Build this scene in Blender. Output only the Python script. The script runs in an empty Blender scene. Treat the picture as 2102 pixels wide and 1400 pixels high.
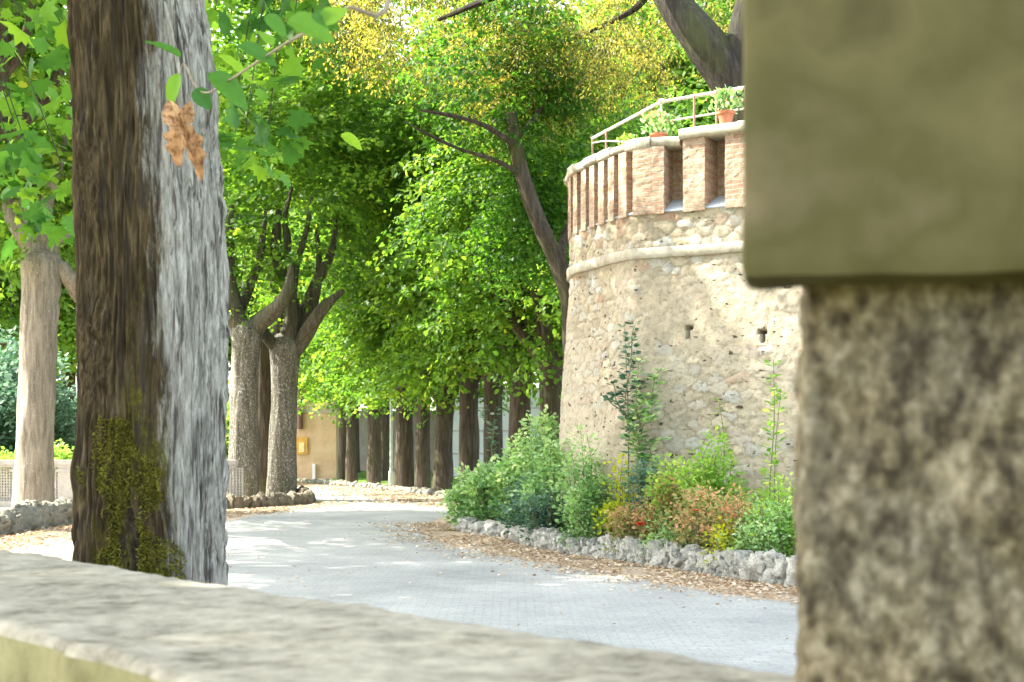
import bpy, math, random
import numpy as np
from mathutils import Vector, Matrix

# ------------------------------------------------------------------ camera, sky, sun, exposure
S = bpy.context.scene
COL = S.collection
FPX = 2920.0            # focal length in pixels of the 2102 px wide photograph (50 mm on 36 mm)
CAMH = 1.5
cam_d = bpy.data.cameras.new('camera')
cam = bpy.data.objects.new('camera', cam_d)
COL.objects.link(cam)
cam.location = (0, 0, CAMH)
cam.rotation_euler = (math.radians(90), 0, 0)
cam_d.lens = 50.0
cam_d.sensor_width = 36.0
cam_d.shift_y = 200.0 / 2102.0
cam_d.clip_start = 0.05
cam_d.clip_end = 2000
cam_d.dof.use_dof = True
cam_d.dof.focus_distance = 12.0
cam_d.dof.aperture_fstop = 7.0
S.camera = cam

SUN_EL = math.radians(44)
SUN_DIR = (-0.985, 0.17)          # horizontal direction towards the sun (front left)
w = bpy.data.worlds.new("World")
S.world = w
w.use_nodes = True
nt = w.node_tree
sky = nt.nodes.new('ShaderNodeTexSky')
sky.sky_type = 'NISHITA'
sky.sun_disc = False
sky.sun_elevation = SUN_EL
sky.sun_rotation = math.atan2(SUN_DIR[0], SUN_DIR[1])
sky.air_density = 1.0
sky.dust_density = 2.5
sky.ozone_density = 1.0
bg = nt.nodes['Background']
bg.inputs['Strength'].default_value = 0.15
hs = nt.nodes.new('ShaderNodeHueSaturation')
hs.inputs['Saturation'].default_value = 0.52
nt.links.new(sky.outputs[0], hs.inputs['Color'])
nt.links.new(hs.outputs[0], bg.inputs['Color'])
sd = bpy.data.lights.new('sun', 'SUN')
sd.energy = 3.1
sd.angle = math.radians(0.6)
sd.color = (1.0, 0.93, 0.80)
sun = bpy.data.objects.new('sun', sd)
COL.objects.link(sun)
v = Vector((SUN_DIR[0] * math.cos(SUN_EL), SUN_DIR[1] * math.cos(SUN_EL), math.sin(SUN_EL)))
sun.rotation_euler = v.to_track_quat('Z', 'Y').to_euler()
sun.location = (-10, 10, 30)
S.view_settings.view_transform = 'Standard'
S.view_settings.look = 'None'
S.view_settings.gamma = 1.0
S.view_settings.exposure = 2.8
S.render.engine = 'CYCLES'
S.cycles.max_bounces = 7
S.cycles.diffuse_bounces = 5
S.cycles.glossy_bounces = 2
S.cycles.transmission_bounces = 3
S.cycles.sample_clamp_indirect = 6.0
S.cycles.use_denoising = True
S.cycles.caustics_reflective = False
S.cycles.caustics_refractive = False

# ------------------------------------------------------------------ helpers
def at(px, py, d):
    """world point seen at a photograph pixel, at a distance d in front of the camera"""
    return np.array([(px - 1051) / FPX * d, d, CAMH + (900 - py) / FPX * d])

def gx(px, d):
    return (px - 1051) / FPX * d

_h = np.random.RandomState(7).rand(4096).astype(np.float64)
def vnoise(P):
    """value noise in [0,1] at the rows of P (N,3)"""
    P = np.asarray(P, float)
    I = np.floor(P).astype(np.int64)
    F = P - I
    F = F * F * (3 - 2 * F)
    def hsh(i, j, k):
        return _h[((i * 73856093) ^ (j * 19349663) ^ (k * 83492791)) & 4095]
    x, y, z = I[:, 0], I[:, 1], I[:, 2]
    fx, fy, fz = F[:, 0], F[:, 1], F[:, 2]
    r = 0
    for a, wa in ((0, 1 - fx), (1, fx)):
        for b, wb in ((0, 1 - fy), (1, fy)):
            for c, wc in ((0, 1 - fz), (1, fz)):
                r = r + wa * wb * wc * hsh(x + a, y + b, z + c)
    return r

def fbm(P, o=4):
    P = np.asarray(P, float)
    r, a, t = 0, 1.0, 0
    for i in range(o):
        r = r + a * vnoise(P * (2.03 ** i) + 17.3 * i)
        t += a
        a *= 0.5
    return r / t

class MB:
    """collects vertices and faces (numpy) and links them as ONE mesh object"""
    def __init__(self):
        self.V, self.U, self.F, self.A, self.n = [], [], [], [], 0
    def add(self, V, F, uv=None, rnd=None):
        V = np.asarray(V, float)
        F = np.asarray(F, np.int64)
        self.V.append(V)
        self.U.append(np.zeros((len(V), 2)) if uv is None else np.asarray(uv, float))
        self.F.append(F + self.n)
        if rnd is None:
            rnd = np.full(len(F), 0.5)
        self.A.append(np.broadcast_to(np.asarray(rnd, float), (len(F),)).copy())
        self.n += len(V)
        return self
    def quad(self, pts, uv=None):
        return self.add(pts, [[0, 1, 2, 3]], uv)
    def box(self, c, s, rz=0.0, rot=None):
        """box with face-wise vertices and metre uvs; c centre, s full size"""
        c = np.asarray(c, float)
        s = np.asarray(s, float) / 2
        R = np.array(Matrix.Rotation(rz, 3, 'Z')) if rot is None else np.asarray(rot)
        for ax in range(3):
            for sg in (-1, 1):
                a, b = (ax + 1) % 3, (ax + 2) % 3
                P = np.zeros((4, 3))
                q = [(-1, -1), (1, -1), (1, 1), (-1, 1)]
                if sg < 0:
                    q = q[::-1]
                uv = []
                for i, (ua, ub) in enumerate(q):
                    P[i, ax] = sg * s[ax]
                    P[i, a] = ua * s[a]
                    P[i, b] = ub * s[b]
                    # u horizontal, v vertical where possible
                    if a == 2:
                        uv.append((P[i, b], P[i, a]))
                    elif b == 2:
                        uv.append((P[i, a], P[i, b]))
                    else:
                        uv.append((P[i, a], P[i, b]))
                self.add(P @ R.T + c, [[0, 1, 2, 3]], uv)
        return self
    def tube(self, pts, rad, seg=10, step=None, amp=0.0, ridge=0.0, fq=3.0, cap=True, seed=0):
        P, Rr = spline(pts, rad, step)
        n = len(P)
        T = np.gradient(P, axis=0)
        T /= np.linalg.norm(T, axis=1)[:, None] + 1e-9
        ref = np.array([0.0, 1.0, 0.0]) if abs(T[0][1]) < 0.8 else np.array([1.0, 0, 0])
        X = np.zeros_like(P); Y = np.zeros_like(P)
        x = ref - T[0] * ref.dot(T[0]); x /= np.linalg.norm(x)
        for i in range(n):
            x = x - T[i] * x.dot(T[i]); x /= np.linalg.norm(x) + 1e-9
            X[i] = x
            Y[i] = np.cross(T[i], x)
        th = np.linspace(0, 2 * math.pi, seg, endpoint=False)
        L = np.concatenate([[0], np.cumsum(np.linalg.norm(np.diff(P, axis=0), axis=1))])
        ct, st = np.cos(th), np.sin(th)
        rr = np.repeat(Rr[:, None], seg, 1)
        if amp or ridge:
            g = np.stack([np.broadcast_to(ct, (n, seg)), np.broadcast_to(st, (n, seg)),
                          np.broadcast_to(L[:, None], (n, seg))], -1).reshape(-1, 3)
            if amp:
                rr = rr + (amp * (vnoise(g * [1.4, 1.4, 1.3] + seed) - 0.5) * 2).reshape(n, seg) * Rr[:, None]
            if ridge:
                q = vnoise(g * [fq * 2, fq * 2, 1.2] + seed + 31)
                q2 = vnoise(g * [fq * 4, fq * 4, 2.5] + seed + 77)
                rr = rr + ridge * (np.abs(q - 0.5) * 2 + 0.5 * q2 - 0.6).reshape(n, seg)
        V = P[:, None, :] + rr[..., None] * (X[:, None, :] * ct[None, :, None] + Y[:, None, :] * st[None, :, None])
        V = V.reshape(-1, 3)
        i = np.arange(n - 1)[:, None] * seg
        j = np.arange(seg)[None, :]
        k = (j + 1) % seg
        F = np.stack([i + j, i + k, i + seg + k, i + seg + j], -1).reshape(-1, 4)
        uv = np.stack([np.broadcast_to(th / (2 * math.pi), (n, seg)) * 2 * math.pi * float(np.mean(Rr)),
                       np.broadcast_to(L[:, None], (n, seg))], -1).reshape(-1, 2)
        self.add(V, F, uv)
        if cap:
            for e, c in ((0, P[0]), (n - 1, P[-1])):
                ring = V[e * seg:(e + 1) * seg]
                tri = [[q, (q + 1) % seg, seg] for q in range(seg)]
                self.add(np.vstack([ring, c]), [[a, b, c2] if e else [b, a, c2] for a, b, c2 in tri])
        return self
    def build(self, name, mat, parent=None, smooth=True, loc=None):
        me = bpy.data.meshes.new(name)
        V = np.vstack(self.V); U = np.vstack(self.U)
        if loc is not None:
            V = V - np.asarray(loc, float)
        tot = np.concatenate([np.full(len(f), f.shape[1]) for f in self.F]).astype(np.int32)
        loops = np.concatenate([f.ravel() for f in self.F]).astype(np.int32)
        A = np.concatenate(self.A)
        me.vertices.add(len(V)); me.loops.add(len(loops)); me.polygons.add(len(tot))
        me.vertices.foreach_set('co', V.astype(np.float32).ravel())
        me.loops.foreach_set('vertex_index', loops)
        st = np.concatenate([[0], np.cumsum(tot)[:-1]]).astype(np.int32)
        me.polygons.foreach_set('loop_start', st)
        me.polygons.foreach_set('loop_total', tot)
        uvl = me.uv_layers.new(name='UVMap')
        uvl.data.foreach_set('uv', U[loops].astype(np.float32).ravel())
        at_ = me.attributes.new('rnd', 'FLOAT', 'FACE')
        at_.data.foreach_set('value', A.astype(np.float32))
        me.update(calc_edges=True)
        me.validate()
        me.polygons.foreach_set('use_smooth', np.full(len(me.polygons), bool(smooth)))
        if mat:
            me.materials.append(mat)
        o = bpy.data.objects.new(name, me)
        COL.objects.link(o)
        if loc is not None:
            o.location = loc
        if parent is not None:
            o.parent = parent
        return o

def spline(pts, rad, step=None):
    P = np.array(pts, float); R = np.array(rad, float)
    if len(R) != len(P):
        R = np.interp(np.linspace(0, 1, len(P)), np.linspace(0, 1, len(R)), R)
    if len(P) < 2:
        return P, R
    Q = np.vstack([2 * P[0] - P[1], P, 2 * P[-1] - P[-2]])
    out, ro = [], []
    for i in range(len(P) - 1):
        a, b, c, d = Q[i], Q[i + 1], Q[i + 2], Q[i + 3]
        L = np.linalg.norm(c - b)
        n = max(2, int(L / step)) if step else 6
        for t in np.linspace(0, 1, n, endpoint=False):
            out.append(0.5 * (2 * b + (c - a) * t + (2 * a - 5 * b + 4 * c - d) * t * t + (3 * b - a - 3 * c + d) * t ** 3))
            ro.append(R[i] + (R[i + 1] - R[i]) * t)
    out.append(P[-1]); ro.append(R[-1])
    return np.array(out), np.array(ro)

def tag(o, label, cat=None, group=None, kind=None):
    if label: o['label'] = label
    if cat: o['category'] = cat
    if group: o['group'] = group
    if kind: o['kind'] = kind
    return o

def empty(name, loc, label, cat, group=None):
    o = bpy.data.objects.new(name, None)
    o.empty_display_size = 0.2
    COL.objects.link(o)
    o.location = loc
    return tag(o, label, cat, group)

def copy_tree(root, loc, rz=0.0, sc=(1, 1, 1)):
    r = root.copy(); COL.objects.link(r)
    r.location = loc; r.rotation_euler = (0, 0, rz); r.scale = sc
    for ch in list(root.children):
        c = ch.copy(); COL.objects.link(c); c.parent = r
        for g in list(ch.children):
            d = g.copy(); COL.objects.link(d); d.parent = c
    return r

# ------------------------------------------------------------------ materials
class N:
    def __init__(self, name, rough=0.8, spec=0.3):
        self.m = bpy.data.materials.new(name)
        self.m.use_nodes = True
        self.t = self.m.node_tree
        self.b = self.t.nodes['Principled BSDF']
        self.b.inputs['Roughness'].default_value = rough
        self.b.inputs['Specular IOR Level'].default_value = spec
        self.out = self.t.nodes['Material Output']
    def new(self, ty, **kw):
        n = self.t.nodes.new(ty)
        for k, v_ in kw.items():
            if k in n.inputs:
                n.inputs[k].default_value = v_
            else:
                setattr(n, k, v_)
        return n
    def l(self, a, b):
        self.t.links.new(a, b)
    def coord(self, kind='Object', scale=(1, 1, 1)):
        c = self.new('ShaderNodeTexCoord')
        mp = self.new('ShaderNodeMapping')
        mp.inputs['Scale'].default_value = scale
        self.l(c.outputs[kind], mp.inputs[0])
        return mp.outputs[0]
    def noise(self, vec, scale, detail=5, rough=0.6, dist=0.0):
        n = self.new('ShaderNodeTexNoise', Scale=scale, Detail=detail, Roughness=rough, Distortion=dist)
        if vec is not None: self.l(vec, n.inputs['Vector'])
        return n.outputs['Fac']
    def ramp(self, fac, stops):
        r = self.new('ShaderNodeValToRGB')
        e = r.color_ramp.elements
        while len(e) < len(stops): e.new(0.5)
        for i, (p, c) in enumerate(stops):
            e[i].position = p
            e[i].color = (c[0], c[1], c[2], 1) if not isinstance(c, (int, float)) else (c, c, c, 1)
        self.l(fac, r.inputs[0])
        return r.outputs[0]
    def mix(self, fac, a, b, mode='MIX'):
        m = self.new('ShaderNodeMix', data_type='RGBA', blend_type=mode)
        for s, v_ in ((0, fac), (6, a), (7, b)):
            if isinstance(v_, (int, float)): m.inputs[s].default_value = v_
            elif isinstance(v_, tuple): m.inputs[s].default_value = (*v_[:3], 1)
            else: self.l(v_, m.inputs[s])
        return m.outputs[2]
    def math(self, op, a, b=0.0):
        m = self.new('ShaderNodeMath', operation=op)
        for s, v_ in ((0, a), (1, b)):
            if isinstance(v_, (int, float)): m.inputs[s].default_value = v_
            else: self.l(v_, m.inputs[s])
        return m.outputs[0]
    def bump(self, h, dist=0.02, strength=1.0):
        b = self.new('ShaderNodeBump', Distance=dist, Strength=strength)
        self.l(h, b.inputs['Height'])
        self.l(b.outputs[0], self.b.inputs['Normal'])
    def color(self, c):
        self.l(c, self.b.inputs['Base Color'])
        return self.m

def leaf_mat(name, stops, tcol, trans=0.45, rough=0.45, mottle=0):
    n = N(name, rough, 0.5 if 'shrub' in name else 0.2)
    a = n.new('ShaderNodeAttribute', attribute_name='rnd')
    c = n.ramp(a.outputs['Fac'], stops)
    if mottle:
        c = n.mix(1.0, c, n.ramp(n.noise(n.coord('Object'), 38, 6, .7), [(.36, (.35, .24, .16)), (.5, (.9, .8, .7)), (.62, (1.25, 1.15, 1.0))]), 'MULTIPLY')
        n.bump(n.noise(n.coord('Object'), 60, 4, .6), .004, 1.0)
    n.color(c)
    tr = n.new('ShaderNodeBsdfTranslucent')
    n.l(n.mix(1.0, c, tcol, 'MULTIPLY'), tr.inputs['Color'])
    ms = n.new('ShaderNodeMixShader')
    ms.inputs[0].default_value = trans
    n.l(n.b.outputs[0], ms.inputs[1]); n.l(tr.outputs[0], ms.inputs[2])
    n.l(ms.outputs[0], n.out.inputs['Surface'])
    return n.m

M = {}
M['leaf_bright'] = leaf_mat('leaf_bright', [(0, (.030, .085, .018)), (.45, (.072, .165, .026)), (.8, (.135, .245, .034)), (1, (.30, .38, .07))], (2.2, 2.05, .9), .58)
M['leaf_mid'] = leaf_mat('leaf_mid', [(0, (.018, .062, .013)), (.6, (.045, .130, .018)), (1, (.12, .23, .025))], (2.2, 2.05, .9), .55)
M['leaf_back'] = leaf_mat('leaf_back', [(0, (.045, .115, .025)), (.6, (.10, .21, .035)), (1, (.23, .34, .07))], (2.1, 1.95, .9), .58)
M['leaf_holm'] = leaf_mat('leaf_holm', [(0, (.03, .045, .024)), (.45, (.09, .105, .035)), (.68, (.36, .35, .06)), (1, (.66, .60, .24))], (2.0, 1.75, .9), .5, .3)  # pale yellow end of the ramp paints in sun highlights on the leaves
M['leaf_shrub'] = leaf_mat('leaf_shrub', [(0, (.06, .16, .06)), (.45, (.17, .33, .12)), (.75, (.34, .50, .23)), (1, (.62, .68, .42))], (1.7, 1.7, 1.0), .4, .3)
M['leaf_fresh'] = leaf_mat('leaf_fresh', [(0, (.10, .24, .04)), (.6, (.24, .42, .08)), (1, (.50, .58, .18))], (1.7, 1.6, .9), .45, .35)
M['leaf_rust'] = leaf_mat('leaf_rust', [(0, (.08, .15, .03)), (.35, (.22, .32, .09)), (.5, (.36, .36, .14)), (.72, (.55, .30, .16)), (1, (.68, .40, .24))], (1.4, 1.1, .9), .35, .5)
M['leaf_yellow'] = leaf_mat('leaf_yellow', [(0, (.26, .33, .02)), (1, (.5, .55, .04))], (1.6, 1.5, .8), .45, .4)
M['leaf_blue'] = leaf_mat('leaf_blue', [(0, (.035, .085, .05)), (.6, (.085, .17, .11)), (1, (.26, .36, .27))], (1.5, 1.6, 1.3), .35, .5)
M['leaf_big'] = leaf_mat('leaf_big', [(0, (.03, .10, .03)), (.5, (.06, .17, .03)), (1, (.17, .32, .03))], (2.2, 2.0, .8), .5, .5)
M['leaf_dead'] = leaf_mat('leaf_dead', [(0, (.38, .24, .13)), (1, (.50, .36, .22))], (1.1, .95, .8), .3, .6, 1)
M['litter'] = leaf_mat('litter', [(0, (.26, .16, .09)), (.4, (.48, .36, .23)), (.75, (.60, .50, .37)), (1, (.70, .64, .52))], (1.1, 1.0, .9), .2, .7)

def bark_mat(name, dark, mid, light, lich=(.45, .46, .42), la=0.5, moss=0.0):
    n = N(name, 0.9, 0.15)
    v1 = n.coord('Object', (9, 9, 1.1))
    f = n.noise(v1, 1.6, 8, .68, .4)
    c = n.ramp(f, [(.28, dark), (.5, mid), (.72, light)])
    sp = n.noise(n.coord('Object', (6, 6, 4)), 5.5, 7, .75)
    c = n.mix(n.ramp(sp, [(.62 - .14 * la, 0.0), (.70 - .10 * la, 1.0)]), c, lich)
    if moss:
        g = n.noise(n.coord('Object', (1, 1, .6)), 1.6, 4, .6)
        c = n.mix(n.ramp(g, [(.5, 0.0), (.68, moss)]), c, (.07, .09, .02))
    n.bump(f, .05, 1.0)
    return n.color(c)
M['bark_row'] = bark_mat('bark_row', (.04, .035, .027), (.115, .105, .082), (.22, .21, .175), (.50, .50, .46), .6, .3)
M['bark_pale'] = bark_mat('bark_pale', (.10, .085, .06), (.25, .22, .175), (.38, .345, .28), (.52, .52, .47), .3)
M['bark_oak'] = bark_mat('bark_oak', (.014, .012, .010), (.036, .031, .026), (.075, .066, .056), (.12, .12, .10), .1, .4)
M['bark_limb'] = bark_mat('bark_limb', (.028, .025, .018), (.072, .068, .048), (.15, .145, .11), (.30, .30, .24), .25, .5)
M['bark_dark'] = bark_mat('bark_dark', (.022, .018, .013), (.062, .050, .036), (.12, .102, .076), (.22, .21, .17), .1, .5)

def big_bark():
    n = N('bark_lichen', 0.9, 0.15)
    v1 = n.coord('Object', (19, 19, 2.6))
    f = n.noise(v1, 1.7, 9, .7, .35)
    c = n.ramp(f, [(.3, (.018, .013, .006)), (.47, (.060, .042, .019)), (.6, (.125, .092, .045)), (.8, (.24, .18, .10))])
    sep = n.new('ShaderNodeSeparateXYZ')
    tc = n.new('ShaderNodeTexCoord')
    n.l(tc.outputs['Object'], sep.inputs[0])
    X, Y, Z = sep.outputs
    # moss: olive felt on the camera side, thicker near the foot
    mn = n.noise(n.coord('Object', (1.2, 1.2, .75)), 3.0, 8, .72)
    low = n.math('MULTIPLY', n.math('SUBTRACT', 2.05, Z), .10)
    mx = n.math('MULTIPLY', n.math('ABSOLUTE', n.math('SUBTRACT', X, .0)), -.42)
    mm = n.math('ADD', n.math('ADD', mn, low), mx)
    mcol = n.ramp(n.noise(n.coord('Object'), 45, 5, .7), [(.3, (.028, .024, .005)), (.55, (.095, .088, .012)), (.75, (.19, .18, .024))])
    c = n.mix(n.ramp(mm, [(.52, 0.0), (.60, .85)]), c, mcol)
    # white-grey lichen on the right flank, broken up along the fissures
    ln = n.noise(n.coord('Object', (10, 10, 2.2)), 1.6, 10, .78, .3)
    l2 = n.noise(n.coord('Object', (1, 1, 1)), 1.7, 3, .5)
    xb = n.math('SUBTRACT', X, n.math('MULTIPLY', n.math('SUBTRACT', 3.5, Z), .035))
    edge = n.math('ADD', n.math('MULTIPLY', xb, 2.2), n.math('MULTIPLY', l2, .5))
    lm = n.math('ADD', edge, n.math('MULTIPLY', ln, .8))
    lcol = n.ramp(n.noise(v1, 3.0, 6, .7), [(.3, (.17, .155, .125)), (.48, (.38, .365, .315)), (.66, (.60, .59, .52))])
    c = n.mix(n.ramp(lm, [(.74, 0.0), (.84, .6), (1.02, 1.0)]), c, lcol)
    # dark fissures cut through the lichen
    c = n.mix(n.ramp(n.noise(n.coord('Object', (20, 20, 1.6)), 1.5, 8, .68, .5), [(.39, .85), (.49, 0.0)]), c, (.045, .036, .028))
    n.bump(f, .04, 1.0)
    return n.color(c)
M['bark_big'] = big_bark()

def rubble_mat(name, base, grey, brick, mort, nb=.1, sc=1.0):
    """colour per stone from the face attribute rnd (>=0 stone, <0 joint)"""
    n = N(name, 0.92, 0.15)
    a = n.new('ShaderNodeAttribute', attribute_name='rnd')
    c = n.ramp(a.outputs['Fac'], [(0, tuple(x * .78 for x in base)), (.3, base), (.55, tuple(min(1, x * 1.2) for x in base)), (.72, grey), (.9 - nb * .2, tuple(x * 1.15 for x in grey)), (1 - nb * .3, brick)])
    big = n.noise(n.coord('Object'), 1.1, 5, .65)
    c = n.mix(n.ramp(big, [(.4, 0.0), (.62, .75)]), c, mort)
    fine = n.noise(n.coord('Object'), 14, 8, .72)
    c = n.mix(1.0, c, n.ramp(fine, [(.28, (.55, .52, .48)), (.5, (1, 1, 1)), (.75, (1.12, 1.1, 1.05))]), 'MULTIPLY')
    st = n.noise(n.coord('Object', (1.6, 1.6, .25)), 2.0, 6, .7)
    c = n.mix(n.ramp(st, [(.56, 0.0), (.72, .35)]), c, (.20, .20, .18))
    pit = n.noise(n.coord('Object', (1, 1, 2.2)), 7.5, 3, .5)
    pm = n.ramp(pit, [(.30, 1.0), (.34, 0.0)])
    c = n.mix(pm, c, (.10, .075, .05))
    n.bump(n.math('SUBTRACT', fine, n.math('MULTIPLY', pm, .8)), .035, 1.0)
    return n.color(c)
M['rubble'] = rubble_mat('rubble', (.415, .355, .255), (.40, .39, .345), (.38, .26, .18), (.465, .41, .31), .1)

def brick_mat(name, c1, c2, mort):
    n = N(name, 0.9, 0.15)
    uv = n.coord('UV')
    d = n.noise(uv, 9, 3, .6)
    off = n.mix(.012, uv, n.new('ShaderNodeTexNoise', Scale=9.0).outputs['Color'], 'ADD')
    b = n.new('ShaderNodeTexBrick')
    b.inputs['Scale'].default_value = 1.0
    b.inputs['Color1'].default_value = (*c1, 1); b.inputs['Color2'].default_value = (*c2, 1)
    b.inputs['Mortar'].default_value = (*mort, 1)
    b.inputs['Mortar Size'].default_value = .007; b.inputs['Mortar Smooth'].default_value = .3
    b.inputs['Bias'].default_value = -.1
    b.inputs['Brick Width'].default_value = .24; b.inputs['Row Height'].default_value = .062
    n.l(off, b.inputs['Vector'])
    wear = n.noise(n.coord('Object'), 4.0, 7, .7)
    c = n.mix(n.ramp(wear, [(.46, 0.0), (.66, .6)]), b.outputs['Color'], (.46, .38, .28))
    fine = n.noise(n.coord('Object'), 22, 7, .7)
    c = n.mix(1.0, c, n.ramp(fine, [(.3, (.6, .56, .52)), (.55, (1, 1, 1)), (.8, (1.15, 1.12, 1.08))]), 'MULTIPLY')
    n.bump(n.math('SUBTRACT', fine, b.outputs['Fac']), .012, 1.0)
    return n.color(c)
M['brick'] = brick_mat('brick', (.36, .22, .15), (.46, .34, .24), (.46, .41, .32))

def stone_mat(name, stops, sc=6, bump=.01, scale=(1, 1, 1), detail=8, rough=.9, rr=.7):
    n = N(name, rough, .2)
    f = n.noise(n.coord('Object', scale), sc, detail, rr)
    g = n.noise(n.coord('Object', scale), sc * .22, 4, .6)
    c = n.ramp(n.math('ADD', n.math('MULTIPLY', f, .65), n.math('MULTIPLY', g, .35)), stops)
    if bump: n.bump(f, bump, 1.0)
    return n.color(c)
def trav():
    n = N('travertine', .92, .15)
    co = n.coord('Object', (1, 1, .7))
    a = n.noise(co, 75, 5, .6)
    b = n.noise(co, 28, 4, .6)
    c0 = n.noise(co, 6, 4, .6)
    f = n.math('ADD', n.math('MULTIPLY', a, .55), n.math('MULTIPLY', b, .45))
    c = n.ramp(f, [(.38, (.03, .022, .012)), (.46, (.082, .064, .034)), (.52, (.135, .107, .060)), (.57, (.19, .155, .092)), (.64, (.28, .235, .15))])
    c = n.mix(n.ramp(c0, [(.42, 0.0), (.62, .6)]), c, n.ramp(f, [(.40, (.04, .035, .024)), (.52, (.105, .095, .066)), (.62, (.18, .168, .13))]))
    n.bump(f, .012, 1.0)
    return n.color(c)
M['cap'] = stone_mat('cap', [(.3, (.20, .18, .13)), (.48, (.38, .345, .27)), (.66, (.52, .485, .40))], 9, .012)
M['slate'] = stone_mat('slate', [(.3, (.26, .30, .35)), (.6, (.42, .47, .53))], 5, .006)
M['sill'] = stone_mat('sill', [(.36, (.09, .08, .052)), (.44, (.21, .19, .14)), (.52, (.29, .265, .20)), (.62, (.38, .345, .265))], 17, .012)
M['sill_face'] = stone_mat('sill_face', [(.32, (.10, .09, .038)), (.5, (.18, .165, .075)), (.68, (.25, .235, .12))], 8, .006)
M['block'] = stone_mat('block', [(.38, (.040, .037, .012)), (.47, (.088, .077, .030)), (.54, (.060, .056, .018)), (.62, (.112, .090, .047))], 5.5, .004, rr=.5)  # olive moss tone, darkened to stand in for the shade of a roof
M['travertine'] = trav()
M['concrete'] = stone_mat('concrete', [(.3, (.25, .24, .22)), (.5, (.37, .36, .33)), (.7, (.47, .46, .42))], 7, .008)
M['rock'] = stone_mat('rock', [(.3, (.14, .135, .105)), (.45, (.38, .37, .32)), (.58, (.57, .56, .50)), (.72, (.70, .68, .59))], 11, .03)
M['rock_dark'] = stone_mat('rock_dark', [(.3, (.07, .06, .045)), (.5, (.19, .165, .12)), (.7, (.33, .28, .19))], 11, .03)
M['rock_left'] = stone_mat('rock_left', [(.3, (.10, .10, .08)), (.5, (.26, .25, .20)), (.7, (.42, .39, .31))], 9, .02)
M['plaster'] = stone_mat('plaster', [(.3, (.38, .25, .14)), (.5, (.52, .37, .22)), (.7, (.60, .46, .30))], 2.4, .01)
M['plaster_pale'] = stone_mat('plaster_pale', [(.3, (.52, .43, .30)), (.7, (.70, .60, .45))], 2.4, .01)
M['whitewash'] = stone_mat('whitewash', [(.3, (.58, .60, .60)), (.7, (.80, .82, .82))], 1.6, .005)
M['greywall'] = stone_mat('greywall', [(.3, (.32, .28, .22)), (.5, (.46, .42, .36)), (.7, (.58, .55, .49))], 3.0, .02)
M['soil'] = stone_mat('soil', [(.3, (.12, .08, .05)), (.6, (.26, .19, .12)), (.75, (.36, .28, .19))], 12, .03)
M['terracotta'] = stone_mat('terracotta', [(.3, (.34, .12, .07)), (.7, (.52, .22, .13))], 8, .004)
M['stem'] = stone_mat('stem', [(.3, (.10, .11, .05)), (.7, (.23, .22, .12))], 20, .002)
M['twig'] = stone_mat('twig', [(.3, (.14, .11, .07)), (.7, (.30, .26, .18))], 30, .001)
M['moss'] = stone_mat('moss', [(.3, (.065, .060, .009)), (.5, (.16, .155, .018)), (.7, (.30, .29, .04))], 40, .01)
def metal(name, col, rough=.5, met=.0):
    n = N(name, rough, .5)
    f = n.noise(n.coord('Object'), 14, 6, .7)
    n.b.inputs['Metallic'].default_value = met
    return n.color(n.ramp(f, [(.35, tuple(x * .7 for x in col)), (.6, col)]))
M['rail'] = metal('rail', (.62, .58, .50), .5)
M['rail_rust'] = metal('rail_rust', (.36, .22, .14), .7)
M['downpipe'] = metal('downpipe', (.15, .08, .05), .6)
M['notice'] = metal('notice', (.62, .34, .05), .6)
M['notice_paper'] = metal('notice_paper', (.75, .62, .30), .7)
M['lamp'] = metal('lamp', (.33, .38, .30), .5)
M['lilac'] = leaf_mat('lilac', [(0, (.35, .24, .42)), (1, (.62, .48, .66))], (1.2, 1.1, 1.2), .3)
M['petal'] = leaf_mat('petal', [(0, (.6, .07, .03)), (1, (.75, .16, .07))], (1.2, 1.0, 1.0), .3)
M['orange'] = leaf_mat('orange', [(0, (.6, .18, .08)), (1, (.75, .35, .15))], (1.2, 1.0, 1.0), .3)

def path_mat():
    n = N('path', .82, .25)
    co = n.coord('Object')
    b = n.new('ShaderNodeTexBrick')
    b.inputs['Scale'].default_value = 1.0
    b.inputs['Color1'].default_value = (.345, .345, .325, 1); b.inputs['Color2'].default_value = (.37, .37, .35, 1)
    b.inputs['Mortar'].default_value = (.315, .32, .31, 1)
    b.inputs['Mortar Size'].default_value = .008; b.inputs['Mortar Smooth'].default_value = .6
    b.inputs['Brick Width'].default_value = .15; b.inputs['Row Height'].default_value = .10
    off = n.mix(.05, n.coord('Object'), n.new('ShaderNodeTexNoise', Scale=1.3).outputs['Color'], 'ADD')
    n.l(off, b.inputs['Vector'])
    big = n.noise(co, .55, 6, .65)
    c = n.mix(1.0, b.outputs['Color'], n.ramp(big, [(.3, (.74, .75, .74)), (.7, (1.2, 1.19, 1.17))]), 'MULTIPLY')
    fine = n.noise(co, 26, 6, .7)
    c = n.mix(1.0, c, n.ramp(fine, [(.3, (.78, .78, .78)), (.6, (1.08, 1.08, 1.08))]), 'MULTIPLY')
    n.bump(n.math('SUBTRACT', fine, b.outputs['Fac']), .004, .6)
    return n.color(c)
M['path'] = path_mat()
def ground_mat(name, stops, stops2, mixpos=(.45, .6)):
    n = N(name, .95, .1)
    co = n.coord('Object')
    f = n.noise(co, 16, 8, .75)
    c = n.ramp(f, stops)
    c2 = n.ramp(n.noise(co, 30, 6, .7), stops2)
    c = n.mix(n.ramp(n.noise(co, 1.4, 6, .7), [(mixpos[0], 0.0), (mixpos[1], 1.0)]), c, c2)
    n.bump(f, .03, 1.0)
    return n.color(c)
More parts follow.
